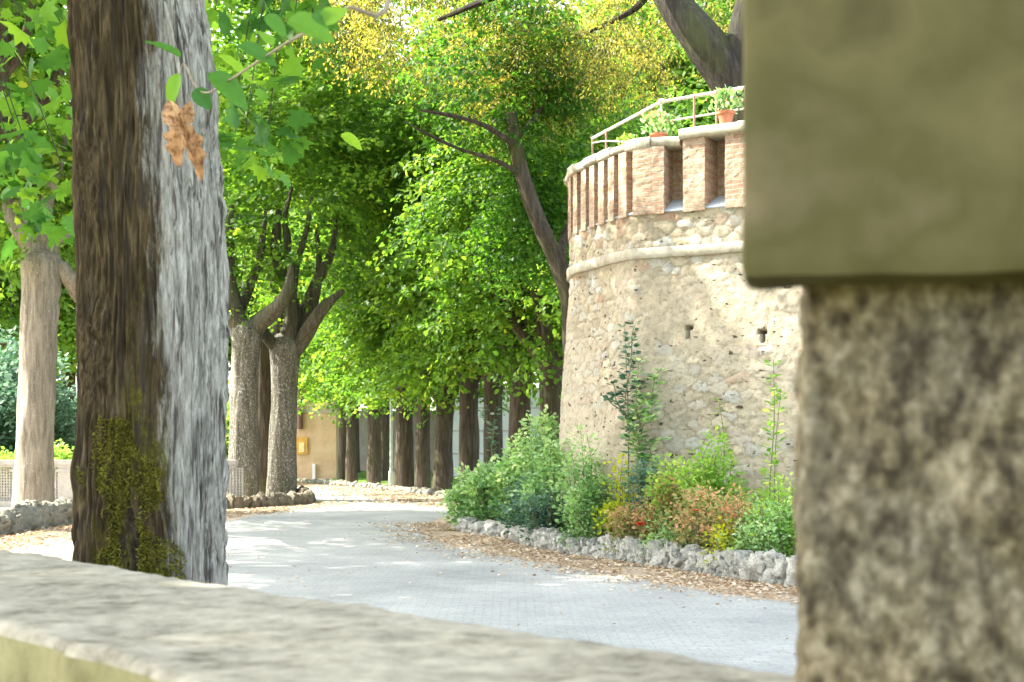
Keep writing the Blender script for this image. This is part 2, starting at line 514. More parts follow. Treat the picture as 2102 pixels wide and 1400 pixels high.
M['dirt'] = ground_mat('dirt', [(.3, (.30, .22, .15)), (.5, (.44, .36, .27)), (.7, (.58, .50, .40))], [(.35, (.34, .22, .13)), (.52, (.50, .40, .28)), (.68, (.64, .56, .44))])
M['lawn'] = ground_mat('lawn', [(.3, (.07, .17, .02)), (.7, (.16, .32, .05))], [(.3, (.12, .25, .03)), (.7, (.26, .40, .08))])
M['earth'] = ground_mat('earth', [(.3, (.18, .16, .09)), (.7, (.36, .31, .20))], [(.3, (.08, .14, .03)), (.7, (.16, .24, .06))])

# ------------------------------------------------------------------ leaf generators
LEAF = (np.array([(0, 0, 0), (.30, .25, .07), (.34, .6, .05), (0, 1, -.06), (-.34, .6, .05), (-.30, .25, .07)]),
        [[0, 1, 2, 3], [0, 3, 4, 5]])
NARROW = (np.array([(0, 0, 0), (.17, .3, .04), (.16, .65, .03), (0, 1, -.05), (-.16, .65, .03), (-.17, .3, .04)]),
          [[0, 1, 2, 3], [0, 3, 4, 5]])
_mp = [(0, 0, 0), (.18, .06, .02), (.42, -.02, .0), (.36, .20, .05), (.62, .42, -.02), (.34, .46, .05), (.30, .72, .0),
       (.14, .66, .04), (0, 1, -.08), (-.14, .66, .04), (-.30, .72, 0), (-.34, .46, .05), (-.62, .42, -.02), (-.36, .20, .05), (-.42, -.02, 0), (-.18, .06, .02), (0, .4, -.02)]
MAPLE = (np.array(_mp), [[16, 0, 1], [16, 1, 2], [16, 2, 3], [16, 3, 4], [16, 4, 5], [16, 5, 6], [16, 6, 7], [16, 7, 8], [16, 8, 9], [16, 9, 10],
                         [16, 10, 11], [16, 11, 12], [16, 12, 13], [16, 13, 14], [16, 14, 15], [16, 15, 0]])

def put_leaves(mb, C, D, Nn, size, tpl=LEAF, rnd=None):
    """leaves at C, growing along D, upper side Nn"""
    T, F = tpl
    n = len(C)
    if n == 0: return
    D = D / (np.linalg.norm(D, axis=1)[:, None] + 1e-9)
    X = np.cross(D, Nn); X /= np.linalg.norm(X, axis=1)[:, None] + 1e-9
    Z = np.cross(X, D)
    s = np.asarray(size).reshape(-1, 1, 1)
    V = C[:, None, :] + s * (T[None, :, 0:1] * X[:, None, :] + T[None, :, 1:2] * D[:, None, :] + T[None, :, 2:3] * Z[:, None, :])
    k = len(T)
    F = np.array(F)
    FF = (np.arange(n)[:, None, None] * k + F[None]).reshape(-1, F.shape[1])
    if rnd is None: rnd = np.full(n, .5)
    mb.add(V.reshape(-1, 3), FF, rnd=np.repeat(np.clip(rnd, 0, 1), len(F)))

def spray_leaves(mb, rs, Cs, Ns, per, rad, size, tpl=LEAF, droop=.3, flat=.07, jit=.34, tone=None):
    """flat sprays of leaves: centres Cs, spray normals Ns"""
    m = len(Cs)
    n = m * per
    C0 = np.repeat(Cs, per, 0); N0 = np.repeat(Ns, per, 0)
    a = rs.rand(n) * 2 * math.pi
    r = np.sqrt(rs.rand(n)) * rad * np.repeat(.6 + .8 * rs.rand(m), per)
    ref = np.array([0.3, 0.2, 1.0])
    X = np.cross(N0, ref + rs.randn(m, 3).repeat(per, 0) * .01); X /= np.linalg.norm(X, axis=1)[:, None] + 1e-9
    Y = np.cross(N0, X)
    R = X * np.cos(a)[:, None] + Y * np.sin(a)[:, None]
    C = C0 + R * r[:, None] + N0 * (rs.randn(n) * flat * rad)[:, None]
    C[:, 2] -= droop * r * r / max(rad, .01)
    D = R * .8 + rs.randn(n, 3) * .5 + np.array([0, 0, -droop])
    NN = N0 + rs.randn(n, 3) * jit
    t = (rs.rand(m).repeat(per) if tone is None else np.repeat(tone, per)) * .55 + rs.rand(n) * .45
    put_leaves(mb, C, D, NN, size * (.5 + .9 * rs.rand(n) ** 1.3), tpl, t)

def crown_mesh(seed, cen, rad, nspray, per, srad, size, tpl=LEAF, shell=.35, holes=.42, zmin=None, droop=.35, bias=None):
    """leaf crown inside a lumpy ellipsoid, with gaps given by a noise field"""
    rs = np.random.RandomState(seed)
    mb = MB()
    cen = np.array(cen, float); rad = np.array(rad, float)
    got = []
    while sum(len(g) for g in got) < nspray:
        u = rs.randn(nspray * 3, 3); u /= np.linalg.norm(u, axis=1)[:, None]
        r = (shell + (1 - shell) * rs.rand(len(u))) ** .6
        lump = .78 + .5 * vnoise(u * 1.7 + seed * 3.1)
        P = u * (r * lump)[:, None]
        W = cen + P * rad
        ok = vnoise(W * .95 + seed * 7.7) > holes
        if zmin is not None: ok &= W[:, 2] > zmin
        got.append(np.hstack([W[ok], P[ok]]))
    G = np.vstack(got)[:nspray]
    Cs, P = G[:, :3], G[:, 3:]
    Ns = np.array([0, 0, 1.0]) + P * .6 + rs.randn(len(P), 3) * .2
    Ns /= np.linalg.norm(Ns, axis=1)[:, None]
    spray_leaves(mb, rs, Cs, Ns, per, srad, size, tpl, droop=droop)
    return mb

# ------------------------------------------------------------------ setting: ground, lawn, path, bed soil
def sheet(name, poly, z, mat, res=None):
    me = bpy.data.meshes.new(name)
    me.from_pydata([(p[0], p[1], z) for p in poly], [], [list(range(len(poly)))])
    me.materials.append(mat)
    o = bpy.data.objects.new(name, me); COL.objects.link(o)
    if me.polygons[0].normal.z < 0: me.flip_normals()
    o['kind'] = 'structure'
    return o

sheet('ground', [(-600, -60), (600, -60), (600, 900), (-600, 900)], 0.0, M['earth'])
# leaf-strewn verge under the trees
sheet('verge', [(-30, 5), (14, 5), (14, 12), (6, 14.2), (1, 24), (.6, 42), (-6, 58), (-30, 52)], .004, M['dirt'])
def smooth_poly(pts):
    P, _ = spline(pts, [1] * len(pts), .4)
    return [tuple(p[:2]) for p in P]
Lp = smooth_poly([(-5.6, 2, 0), (-5.6, 12, 0), (-5.5, 20, 0), (-5.0, 27.3, 0), (-4.75, 30.6, 0), (-4.7, 33, 0), (-5.4, 37, 0), (-7.5, 42.5, 0), (-12, 46.5, 0), (-20, 49, 0)])
Rp = smooth_poly([(12, 9.6, 0), (6, 11.0, 0), (2.6, 12.9, 0), (1.15, 15.6, 0), (-.35, 18.6, 0), (-1.45, 22.4, 0), (-1.45, 25.5, 0), (-1.25, 29, 0), (-1.9, 32.5, 0), (-3.6, 38, 0), (-5.8, 43, 0), (-9.5, 47.5, 0), (-14, 50.5, 0), (-20, 52, 0)])
sheet('path', Lp + Rp[::-1] + [(12, 2)], .008, M['path'])
sheet('lawn', smooth_poly([(-6.5, 50.5, 0), (-4.4, 46.3, 0), (-2.6, 41.5, 0), (-1.2, 38, 0), (.6, 34, 0)]) + [(1.6, 34), (9, 40), (9, 66), (-7.5, 66)], .012, M['lawn'])

# borders: curves of edging stones
BORD = np.array([(6.5, 12.2, 0), (4.6, 13.0, 0), (2.88, 14.27, 0), (2.13, 15.6, 0), (1.40, 17.2, 0), (.48, 18.95, 0), (0, 20.9, 0), (-.62, 22.4, 0), (-.86, 23.6, 0), (-.8, 25.0, 0), (-.55, 27.5, 0), (-.3, 30, 0)])
sheet('flower_bed', smooth_poly(BORD) + [(1.5, 30), (1.5, 21), (9, 20), (9, 13)], .13, M['soil'])

# ------------------------------------------------------------------ fallen leaves (nobody could count them)
def litter(name, label, curve, width, n, seed, size=.05):
    rs = np.random.RandomState(seed)
    P, _ = spline(curve, [1] * len(curve), .1)
    T = np.gradient(P, axis=0); T /= np.linalg.norm(T, axis=1)[:, None]
    Nn = np.stack([-T[:, 1], T[:, 0], 0 * T[:, 0]], 1)
    i = rs.randint(0, len(P), n)
    off = np.abs(rs.randn(n)) * width
    sg = np.where(rs.rand(n) < .85, 1, -1 * .25)
    C = P[i] + Nn[i] * (off * sg)[:, None] + rs.randn(n, 3) * [.08, .08, 0]
    keep = vnoise(C * [2.2, 2.2, 0]) + .25 * rs.rand(n) > .42
    C = C[keep]; n = len(C)
    C[:, 2] = .016 + rs.rand(n) * .015
    a = rs.rand(n) * 2 * math.pi
    D = np.stack([np.cos(a), np.sin(a), rs.rand(n) * .25], 1)
    NN = np.array([0, 0, 1.0]) + rs.randn(n, 3) * .35
    mb = MB()
    put_leaves(mb, C, D, NN, size * (.5 + rs.rand(n)), LEAF, rs.rand(n))
    tag(mb.build(name, M['litter'], smooth=False), label, 'leaves', None, 'stuff')
litter('fallen_leaves', 'dry orange and straw coloured leaves strewn along the rocky flower bed border', BORD[:10] * [1, 1, 0] + [-.02, -.05, 0], .62, 21000, 3, .042)
litter('fallen_leaves', 'dry leaves gathered along the far kerb under the row of dark trunks', [(-.9, 31, 0), (-1.5, 34, 0), (-3.2, 38.8, 0), (-5.3, 44, 0), (-9, 48.6, 0)], .9, 22000, 5, .06)
litter('fallen_leaves', 'dry leaves at the foot of the left edging beside the balustrade', [(-7.8, 19, 0), (-7.6, 21.2, 0), (-7.5, 24.0, 0), (-5.5, 29.6, 0), (-4.75, 33, 0)][::-1], .5, 26000, 8, .055)
rs = np.random.RandomState(12)
mb = MB()
n = 420
C = np.stack([rs.uniform(-5, 3.5, n), rs.uniform(9, 34, n), np.full(n, .016)], 1)
a = rs.rand(n) * 6.28
put_leaves(mb, C, np.stack([np.cos(a), np.sin(a), .1 + 0 * a], 1), np.array([0, 0, 1.0]) + rs.randn(n, 3) * .3, .03 + .03 * rs.rand(n), LEAF, rs.rand(n))
tag(mb.build('fallen_leaves', M['litter'], smooth=False), 'single dead leaves scattered over the grey paved path', 'leaves', None, 'stuff')

# ------------------------------------------------------------------ foreground parapet and pier
def fore():
    t = np.array([.6445, -.7646]); nn = np.array([-.7646, -.6445])   # along, and towards the camera side
    F0 = np.array([-1.40, 3.9])
    wid = .60
    o = F0 - t * 3.5
    root = empty('stone_parapet', (F0[0], F0[1], 0), 'low pale stone parapet with a worn cream slab top crossing the bottom of the view', 'parapet')
    L = 6.4
    # slab: displaced top grid with rounded, chipped edges
    ns, nw = 520, 60
    s = np.linspace(0, L, ns)
    prof = []   # (distance across from far edge, z)
    for k in np.linspace(0, 1, 6): prof.append((0.0 + .012 * (1 - math.sin(k * math.pi / 2)) * 0, 1.02 + .168 * k))
    prof += [(.006, 1.195), (.016, 1.2)]
    for k in np.linspace(.03, wid - .03, 44): prof.append((k, 1.2))
    prof += [(wid - .014, 1.2), (wid - .005, 1.194)]
    for k in np.linspace(1.184, .9, 14): prof.append((wid, k))
    prof = np.array(prof)
    q = len(prof)
    SS, QQ = np.meshgrid(s, np.arange(q), indexing='ij')
    c = prof[QQ.ravel(), 0]; z = prof[QQ.ravel(), 1]; ss = SS.ravel()
    pts = np.stack([o[0] + t[0] * ss + nn[0] * c, o[1] + t[1] * ss + nn[1] * c, z], 1)
    g = fbm(pts * 5, 4) - .5
    g2 = vnoise(pts * 38) - .5
    top = (prof[QQ.ravel(), 1] > 1.19)
    pts[:, 2] += np.where(top, g * .02 + g2 * .004, 0)
    e = (fbm(np.stack([ss * 7, c * 3, z * 7], 1), 3) - .5)
    side = np.where(c < .02, 1, np.where(c > wid - .02, -1, 0))
    pts[:, :2] += (side * e * .035)[:, None] * nn[None]
    i = np.arange(ns - 1)[:, None] * q; j = np.arange(q - 1)[None]
    Fq = np.stack([i + j, i + j + 1, i + q + j + 1, i + q + j], -1).reshape(-1, 4)
    slab = MB().add(pts, Fq).build('slab', M['sill'], root, loc=(F0[0], F0[1], 0)); slab.location = (0, 0, 0)
    # the outer face towards the camera carries yellow-olive growth
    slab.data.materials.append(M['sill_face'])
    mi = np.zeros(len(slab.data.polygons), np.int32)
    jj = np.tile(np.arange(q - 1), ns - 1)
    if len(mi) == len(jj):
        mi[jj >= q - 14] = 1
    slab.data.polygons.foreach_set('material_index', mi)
    body = MB()
    cc = F0 + t * (L / 2 - 3.5) + nn * (wid / 2)
    body.box((cc[0], cc[1], .53), (L - .1, wid - .08, 1.06), math.atan2(t[1], t[0]))
    b = body.build('wall_body', M['sill_face'], root, smooth=False, loc=(F0[0], F0[1], 0)); b.location = (0, 0, 0)
fore()

def rough_box(mb, c0, ax, ay, w_, d_, z0, z1, res, amp, fr, seed, rnd=.02, edge=None):
    """closed box (left-front corner c0, width along ax, depth along ay) with rounded, rough faces"""
    cx = c0 + ax * w_ / 2 + ay * d_ / 2
    cen = np.array([cx[0], cx[1], (z0 + z1) / 2])
    h = np.array([w_ / 2, d_ / 2, (z1 - z0) / 2])
    for A in range(3):
        for sg in (-1, 1):
            a, b = (A + 1) % 3, (A + 2) % 3
            na, nb_ = max(2, int(2 * h[a] / res)), max(2, int(2 * h[b] / res))
            ga, gb = np.meshgrid(np.linspace(-1, 1, na), np.linspace(-1, 1, nb_), indexing='ij')
            L = np.zeros((na * nb_, 3))
            L[:, A] = sg * h[A]; L[:, a] = ga.ravel() * h[a]; L[:, b] = gb.ravel() * h[b]
            inner = np.clip(L, -(h - rnd), h - rnd)
            dv = L - inner
            ln = np.linalg.norm(dv, axis=1)[:, None] + 1e-9
            L2 = inner + dv / ln * rnd
            W = cen + L2[:, 0:1] * np.array([ax[0], ax[1], 0]) + L2[:, 1:2] * np.array([ay[0], ay[1], 0]) + L2[:, 2:3] * np.array([0, 0, 1.0])
            nrm = dv / ln
            nw = nrm[:, 0:1] * np.array([ax[0], ax[1], 0]) + nrm[:, 1:2] * np.array([ay[0], ay[1], 0]) + nrm[:, 2:3] * np.array([0, 0, 1.0])
            dsp = 0
            for f_, a_ in zip(fr, amp):
                dsp = dsp + (vnoise(W * f_ + seed) - .5) * 2 * a_
            W = W + nw * np.asarray(dsp)[:, None]
            i = np.arange(na - 1)[:, None] * nb_; j = np.arange(nb_ - 1)[None]
            F = np.stack([i + j, i + nb_ + j, i + nb_ + j + 1, i + j + 1], -1).reshape(-1, 4)
            if sg < 0: F = F[:, ::-1]
            mb.add(W, F)
    return mb

def pier():
    th = math.radians(-12)
    ax = np.array([math.cos(th), math.sin(th)]); ay = np.array([-math.sin(th), math.cos(th)])
    root = empty('stone_pier', (.5, 1.4, 0), 'close blurred stone pier with rough pitted shaft under a smooth mossy block with roof shade in its colour', 'pier')
    m = rough_box(MB(), np.array([.268, 1.33]), ax, ay, .62, .36, 0.0, 1.66, .0065, (.012, .008, .005), (5, 16, 55), 3, .014)
    o = m.build('shaft', M['travertine'], root, loc=(.5, 1.4, 0)); o.location = (0, 0, 0)
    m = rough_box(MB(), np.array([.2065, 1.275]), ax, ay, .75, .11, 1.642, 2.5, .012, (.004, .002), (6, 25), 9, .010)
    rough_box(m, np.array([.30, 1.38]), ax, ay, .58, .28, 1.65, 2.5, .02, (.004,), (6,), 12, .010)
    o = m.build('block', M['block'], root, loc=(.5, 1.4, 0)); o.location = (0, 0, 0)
pier()

# ------------------------------------------------------------------ the big trunk on the left and its boughs
def big_tree():
    d = 6.6
    bx = gx(311, d)
    root = empty('big_tree', (bx, d, 0), 'thick close trunk, brown and mossy on one side, whitened by lichen on the other', 'tree')
    zs = np.linspace(-.1, 5.6, 560)
    seg = 420
    th = np.linspace(0, 2 * math.pi, seg, endpoint=False)
    # measured outline: left and right edge pixels at photograph heights
    py = np.array([1700, 1560, 1400, 1180, 1000, 800, 600, 400, 200, 0, -250, -700])
    lx = np.array([95, 128, 146, 152, 160, 166, 163, 158, 152, 145, 140, 118])
    rx = np.array([520, 492, 478, 467, 465, 463, 461, 457, 446, 428, 424, 440])
    zz = CAMH + (900 - py) / FPX * d
    cx = np.interp(zs, zz, (gx(lx, d) + gx(rx, d)) / 2) - bx
    rr = np.interp(zs, zz, (gx(rx, d) - gx(lx, d)) / 2)
    TH, ZZ = np.meshgrid(th, zs)
    R0 = np.repeat(rr[:, None], seg, 1)
    ct, st = np.cos(TH), np.sin(TH)
    g = np.stack([ct.ravel(), st.ravel(), ZZ.ravel()], 1)
    warp = (vnoise(g * [1.5, 1.5, 1.3]) - .5)[:, None] * 0.7
    gw = g + warp * [1, 1, 0]
    r1 = 1 - np.abs(vnoise(gw * [15, 15, 1.5]) - .5) * 4.4
    r2 = 1 - np.abs(vnoise(gw * [30, 30, 4.5] + 9) - .5) * 4.0
    r3 = vnoise(gw * [46, 46, 9] + 5)
    lump = vnoise(g * [1.3, 1.3, .9] + 40) - .5
    fis = np.clip(r1, -1, 1) * .015 + np.clip(r2, -1, 1) * .009
    R = R0 + (-fis + (r3 - .5) * .009 + lump * .05).reshape(R0.shape) - .006
    # healed scar on the right shoulder
    bz = (ZZ - at(440, 175, d)[2]) / .26
    ang = np.angle(np.exp(1j * (TH - math.radians(-25)))) / .5
    R = R + .045 * np.exp(-bz ** 2 - ang ** 2)
    V = np.stack([cx[:, None] + R * ct, R * st, ZZ], -1).reshape(-1, 3)
    i = np.arange(len(zs) - 1)[:, None] * seg; j = np.arange(seg)[None]; k = (j + 1) % seg
    F = np.stack([i + j, i + k, i + seg + k, i + seg + j], -1).reshape(-1, 4)
    m = MB().add(V, F)
    # limbs above the frame
    m.tube([(0, 0, 5.3), (-.3, .2, 6.2), (-.9, .6, 7.6), (-1.3, 1, 9.5)], [.33, .27, .19, .07], 24, .15, .08, .02)
    m.tube([(0, 0, 5.2), (.5, .3, 6.0), (1.3, .7, 7.4), (1.6, 1.4, 9.2)], [.30, .24, .16, .06], 24, .15, .08, .02)
    m.tube([(0, 0, 5.0), (.2, -.5, 5.6), (.7, -1.6, 6.0), (1.2, -3.0, 5.3), (1.42, -3.4, 4.2)], [.26, .17, .09, .035, .012], 20, .15, .08, .01)
    m.tube([(0, 0, 4.9), (-.6, .3, 5.5), (-1.6, .6, 6.1), (-2.6, .6, 6.2)], [.24, .16, .10, .04], 20, .15, .08, .01)
    m.build('trunk', M['bark_big'], root)
    # tufts of moss standing off the bark, thickest on the lower camera side
    rs = np.random.RandomState(5)
    n = 26000
    zt = 1.5 + (900 - rs.uniform(860, 1240, n)) / FPX * d
    an = np.radians(-90 + rs.randn(n) * 30)
    q = vnoise(np.stack([np.cos(an) * 5, np.sin(an) * 5, zt * 4.5], 1)) + .35 * vnoise(np.stack([np.cos(an) * 16, np.sin(an) * 16, zt * 15], 1))
    pxs = 311 + np.cos(an) * 155
    pys = 900 - (zt - 1.5) * FPX / d
    xc = np.interp(pys, [860, 1000, 1100, 1200], [265, 290, 310, 330])
    wd = np.interp(pys, [860, 950, 1000, 1060, 1130, 1200], [25, 75, 85, 45, 75, 95])
    keep = (np.abs(pxs - xc) < wd * (.6 + .8 * vnoise(np.stack([zt * 9, an * 4, 0 * an], 1)))) & (q > .52)
    an, zt = an[keep], zt[keep]
    ii = np.clip(np.searchsorted(zs, zt), 0, len(zs) - 1)
    jj = ((an / (2 * math.pi)) * seg).astype(int) % seg
    rad = R[ii, jj]
    C = np.stack([cx[ii] + rad * np.cos(an), rad * np.sin(an), zt], 1)
    Nn = np.stack([np.cos(an), np.sin(an), 0 * an], 1)
    n = len(C)
    put_m = MB()
    put_leaves(put_m, C, Nn + rs.randn(n, 3) * .8, rs.randn(n, 3), .010 + .012 * rs.rand(n), NARROW, rs.rand(n))
    put_m.build('moss', M['moss'], root, smooth=False)
    # crown: leafy boughs, mostly above the frame
    cm = crown_mesh(11, (.3, 1.0, 8.6), (5.2, 5.2, 2.9), 900, 22, .6, .17, LEAF, .2, .44, 5.6)
    cm.build('crown', M['leaf_bright'], root)
    # hanging boughs of lobed leaves that come down into view
    rs = np.random.RandomState(21)
    spots = []
    def sp(px, py, dd, k=1): spots.append((at(px, py, dd) - np.array([bx, d, 0]), k))
    for p in [(20, 40, 8.5), (70, 20, 8), (110, 60, 8.5), (120, 10, 8), (40, 110, 9), (95, 120, 9), (130, 150, 9.5), (60, 0, 7.8),
              (470, 15, 8.5), (520, 30, 8.5), (500, 80, 9), (560, 20, 8.2), (600, 60, 8.6), (450, 60, 9), (640, 10, 8.5),
              (20, 290, 8.0), (60, 320, 8.0), (95, 350, 8.1), (125, 400, 8.3), (40, 370, 8.2), (100, 300, 8.3),
              (520, 270, 8.3), (560, 300, 8.3), (480, 250, 8.4), (590, 330, 8.5), (500, 310, 8.6),
              (10, 200, 9), (135, 230, 9), (15, 430, 8.8), (70, 440, 9), (130, 450, 9)]:
        sp(*p)
    Cs = np.array([s_[0] for s_ in spots])
    Cs = Cs + rs.randn(*Cs.shape) * [.04, .12, .04]
    Ns = np.array([0, -.35, 1.0]) + rs.randn(len(Cs), 3) * .3
    Ns /= np.linalg.norm(Ns, axis=1)[:, None]
    bm = MB()
    spray_leaves(bm, rs, Cs, Ns, 9, .22, .135, MAPLE, droop=.5, flat=.3, jit=.5)
    for c in Cs[::2]:
        up = np.array([c[0] * .55, c[1] * .4, 6.0])
        bm2 = None
    bm.build('hanging_leaves', M['leaf_big'], root)
    tw = MB()
    for grp, top in (((0, 1, 2, 3, 4, 5, 6), (-2.3, .6, 6.2)), ((15, 16, 17, 18, 19, 20, 26, 28, 29, 30), (-2.2, .6, 6.1)),
                     ((8, 9, 10, 11, 12, 13, 14), (.9, .9, 6.6)), ((21, 22, 23, 24, 25), (.8, .9, 6.4))):
        top = np.array(top)
        for gi in grp[::2]:
            c = Cs[gi]
            mid = (top + c) / 2 + np.array([0, .1, .35])
            tw.tube([top, mid, c + [0, 0, .12], c], [.007, .005, .003, .002], 6)
    tw.build('twigs', M['bark_limb'], root)
    # the leafy shoot hanging before the trunk, each leaf on its own
    loc = np.array([bx, d, 0])
    A = lambda px, py, dd: at(px, py, dd) - loc
    sh = MB()
    sh.tube([np.array([1.42, -3.4, 4.2]), A(820, -120, 3.3), A(700, 20, 3.2), A(585, 90, 3.7), A(470, 165, 4.4), A(425, 190, 4.7), A(400, 175, 4.9), A(378, 130, 5.0)],
            [.012, .006, .0045, .004, .0035, .003, .003, .002], 7)
    sh.tube([A(400, 175, 4.9), A(376, 130, 5.0), A(366, 200, 5.0), A(373, 262, 5.0)], [.003, .0028, .0025, .002], 6)
    s = sh.build('shoot', M['twig'], root)
    def leaf(p0, p1, dd, wide, nrm, mat, tone, name='leaf', lab=None, curl=.12, jag=None, fold=.35):
        a = A(p0[0], p0[1], dd); b = A(p1[0], p1[1], dd * (1 + .0))
        L = np.linalg.norm(b - a); D = (b - a) / L
        nrm = np.array(nrm, float); X = np.cross(D, nrm); X /= np.linalg.norm(X); Z = np.cross(X, D)
        nu, nv = 14, 9
        V = []
        for u in np.linspace(0, 1, nu):
            wv = wide / FPX * dd / 2 * (math.sin(math.pi * min(1, u ** .72)) ** .75 if 0 < u < 1 else .02)
            if jag: wv *= 1 + jag * math.sin(u * 23)
            for vv in np.linspace(-1, 1, nv):
                V.append(a + D * u * L + X * wv * vv + Z * (abs(vv) * wv * fold - curl * L * u * u + (.012 * L * math.sin(u * 25 + abs(vv) * 3))))
        V = np.array(V)
        F = [[i_ * nv + j_, i_ * nv + j_ + 1, (i_ + 1) * nv + j_ + 1, (i_ + 1) * nv + j_] for i_ in range(nu - 1) for j_ in range(nv - 1)]
        o = MB().add(V, F, rnd=tone).build(name, mat, s)
        if lab: o['label'] = lab
        return o
    G = M['leaf_big']
    leaf((372, 118), (298, 76), 5.0, 34, (.1, -.6, 1), G, .35)
    leaf((366, 150), (345, 222), 5.0, 34, (-.3, -1, .3), G, .8)
    leaf((428, 150), (512, 220), 4.4, 62, (.1, -.8, .9), G, .3)
    leaf((446, 112), (525, 165), 4.3, 40, (.1, -.5, 1), G, .95)
    leaf((400, 182), (432, 224), 4.8, 36, (0, -1, .2), G, .05)
    leaf((488, 92), (572, 130), 3.9, 44, (.1, -.9, .8), G, .25)
    leaf((560, 95), (530, 60), 3.7, 30, (.1, -.6, .9), G, .7)
    leaf((590, 40), (690, 80), 2.9, 70, (.2, -.9, .7), G, .6)
    leaf((640, 30), (700, 60), 2.7, 46, (-.1, -.9, .8), G, .2)
    leaf((545, 30), (590, 75), 3.3, 36, (-.1, -.9, .8), G, .4)
    leaf((660, 50), (712, 15), 2.7, 50, (.2, -.9, .7), G, .9)
    leaf((700, 275), (745, 305), 6.8, 30, (.1, -.9, .8), G, 1.0)
    DL = M['leaf_dead']
    lab = 'curled tan dead leaf hanging before the trunk'
    leaf((373, 262), (344, 205), 5.0, 44, (-.3, -1, .1), DL, .9, 'dead_leaf', lab, .05, .08, 1.0)
    leaf((373, 262), (392, 208), 5.0, 32, (.4, -1, .1), DL, .6, 'dead_leaf', lab, .05, .1, 1.1)
    leaf((373, 255), (364, 342), 5.0, 46, (-.2, -1, .1), DL, .5, 'dead_leaf', lab, .14, .2, 1.1)
    leaf((376, 258), (418, 366), 4.98, 38, (.5, -1, .1), DL, .1, 'dead_leaf', lab, .2, .25, 1.2)
    return root
big_tree()

# ------------------------------------------------------------------ avenue trees
def tree_trunk(seed, base_r, hf, arms, top_r=None, lean=(0, 0), bark='bark_row', step=.25, seg=20):
    m = MB()
    top_r = top_r or base_r * .86
    m.tube([(0, 0, -.1), (lean[0] * .1, lean[1] * .1, .15), (lean[0] * .3, lean[1] * .3, hf * .3), (lean[0] * .7, lean[1] * .7, hf * .75), (lean[0], lean[1], hf), (lean[0], lean[1], hf + .3)],
           [base_r * 1.22, base_r * 1.08, base_r * .97, top_r, top_r * 1.18, top_r * .6], seg * 2, .06, .08, .03, seed=seed)
    lm = MB()
    for a in arms:
        pts, rad = a
        lm.tube(pts, rad, seg, .14, .12, .02, seed=seed + 3 + len(pts))
    m.limbs = lm
    return m

def arms_auto(rs, hf, r0, n, reach, rise, lean=(0, 0)):
    out = []
    for k in range(n):
        a = 2 * math.pi * (k + rs.rand() * .6) / n
        c, s_ = math.cos(a), math.sin(a)
        rr = reach * (.7 + .6 * rs.rand())
        z = hf + (rs.rand() - .3) * .25
        o = np.array([lean[0], lean[1], 0])
        p = [o + [c * r0 * .4, s_ * r0 * .4, z - .15], o + [c * rr * .35, s_ * rr * .35, z + .22], o + [c * rr * .8, s_ * rr * .8, z + .75 + .2 * rs.rand()],
             o + [c * rr + .2 * rs.randn(), s_ * rr + .2 * rs.randn(), z + rise * .5], o + [c * rr * 1.15 + .3 * rs.randn(), s_ * rr * 1.15 + .3 * rs.randn(), z + rise]]
        out.append((p, [r0 * .62, r0 * .5, r0 * .36, r0 * .24, r0 * .06]))
        q = p[2]
        b = a + (rs.rand() - .5) * 1.6
        out.append(([q, q + [math.cos(b) * .4, math.sin(b) * .4, .6], q + [math.cos(b) * .9, math.sin(b) * .9, rise * .6]], [r0 * .3, r0 * .2, r0 * .05]))
        q = p[1]
        b = a + (rs.rand() - .5) * 2.2
        out.append(([q, q + [math.cos(b) * .25, math.sin(b) * .25, .8], q + [math.cos(b) * .4, math.sin(b) * .4, rise * .8]], [r0 * .34, r0 * .22, r0 * .04]))
    return out

# shared crowns for the avenue
CR = []
for i_, sd_ in enumerate((101, 102, 103)):
    CR.append(crown_mesh(sd_, (0, 0, 6.5), (2.9, 2.9, 4.1), 430, 70, .66, .12, MAPLE if i_ == 0 else LEAF, .15, .40, 2.7 if i_ else 3.2))
CRM = None

def custom_tree(name, px, d, base_r, hf, arms_px, label, crown, bark, lean=(0, 0), group=None, top_r=None, seed=0, cmat='leaf_bright'):
    bx = gx(px, d)
    loc = np.array([bx, d, 0])
    root = empty(name, tuple(loc), label, 'tree', group)
    arms = []
    for pts, rad in arms_px:
        arms.append(([at(p[0], p[1], d + (p[2] if len(p) > 2 else 0)) - loc for p in pts], rad))
    m = tree_trunk(seed, base_r, hf, arms, top_r, lean, bark)
    m.build('trunk', M[bark], root)
    if arms: m.limbs.build('limbs', M['bark_limb' if bark != 'bark_pale' else 'bark_pale'], root)
    if crown is not None:
        crown.build('crown', M[cmat], root)
    return root

GRP = 'trees lining the far bend of the path'
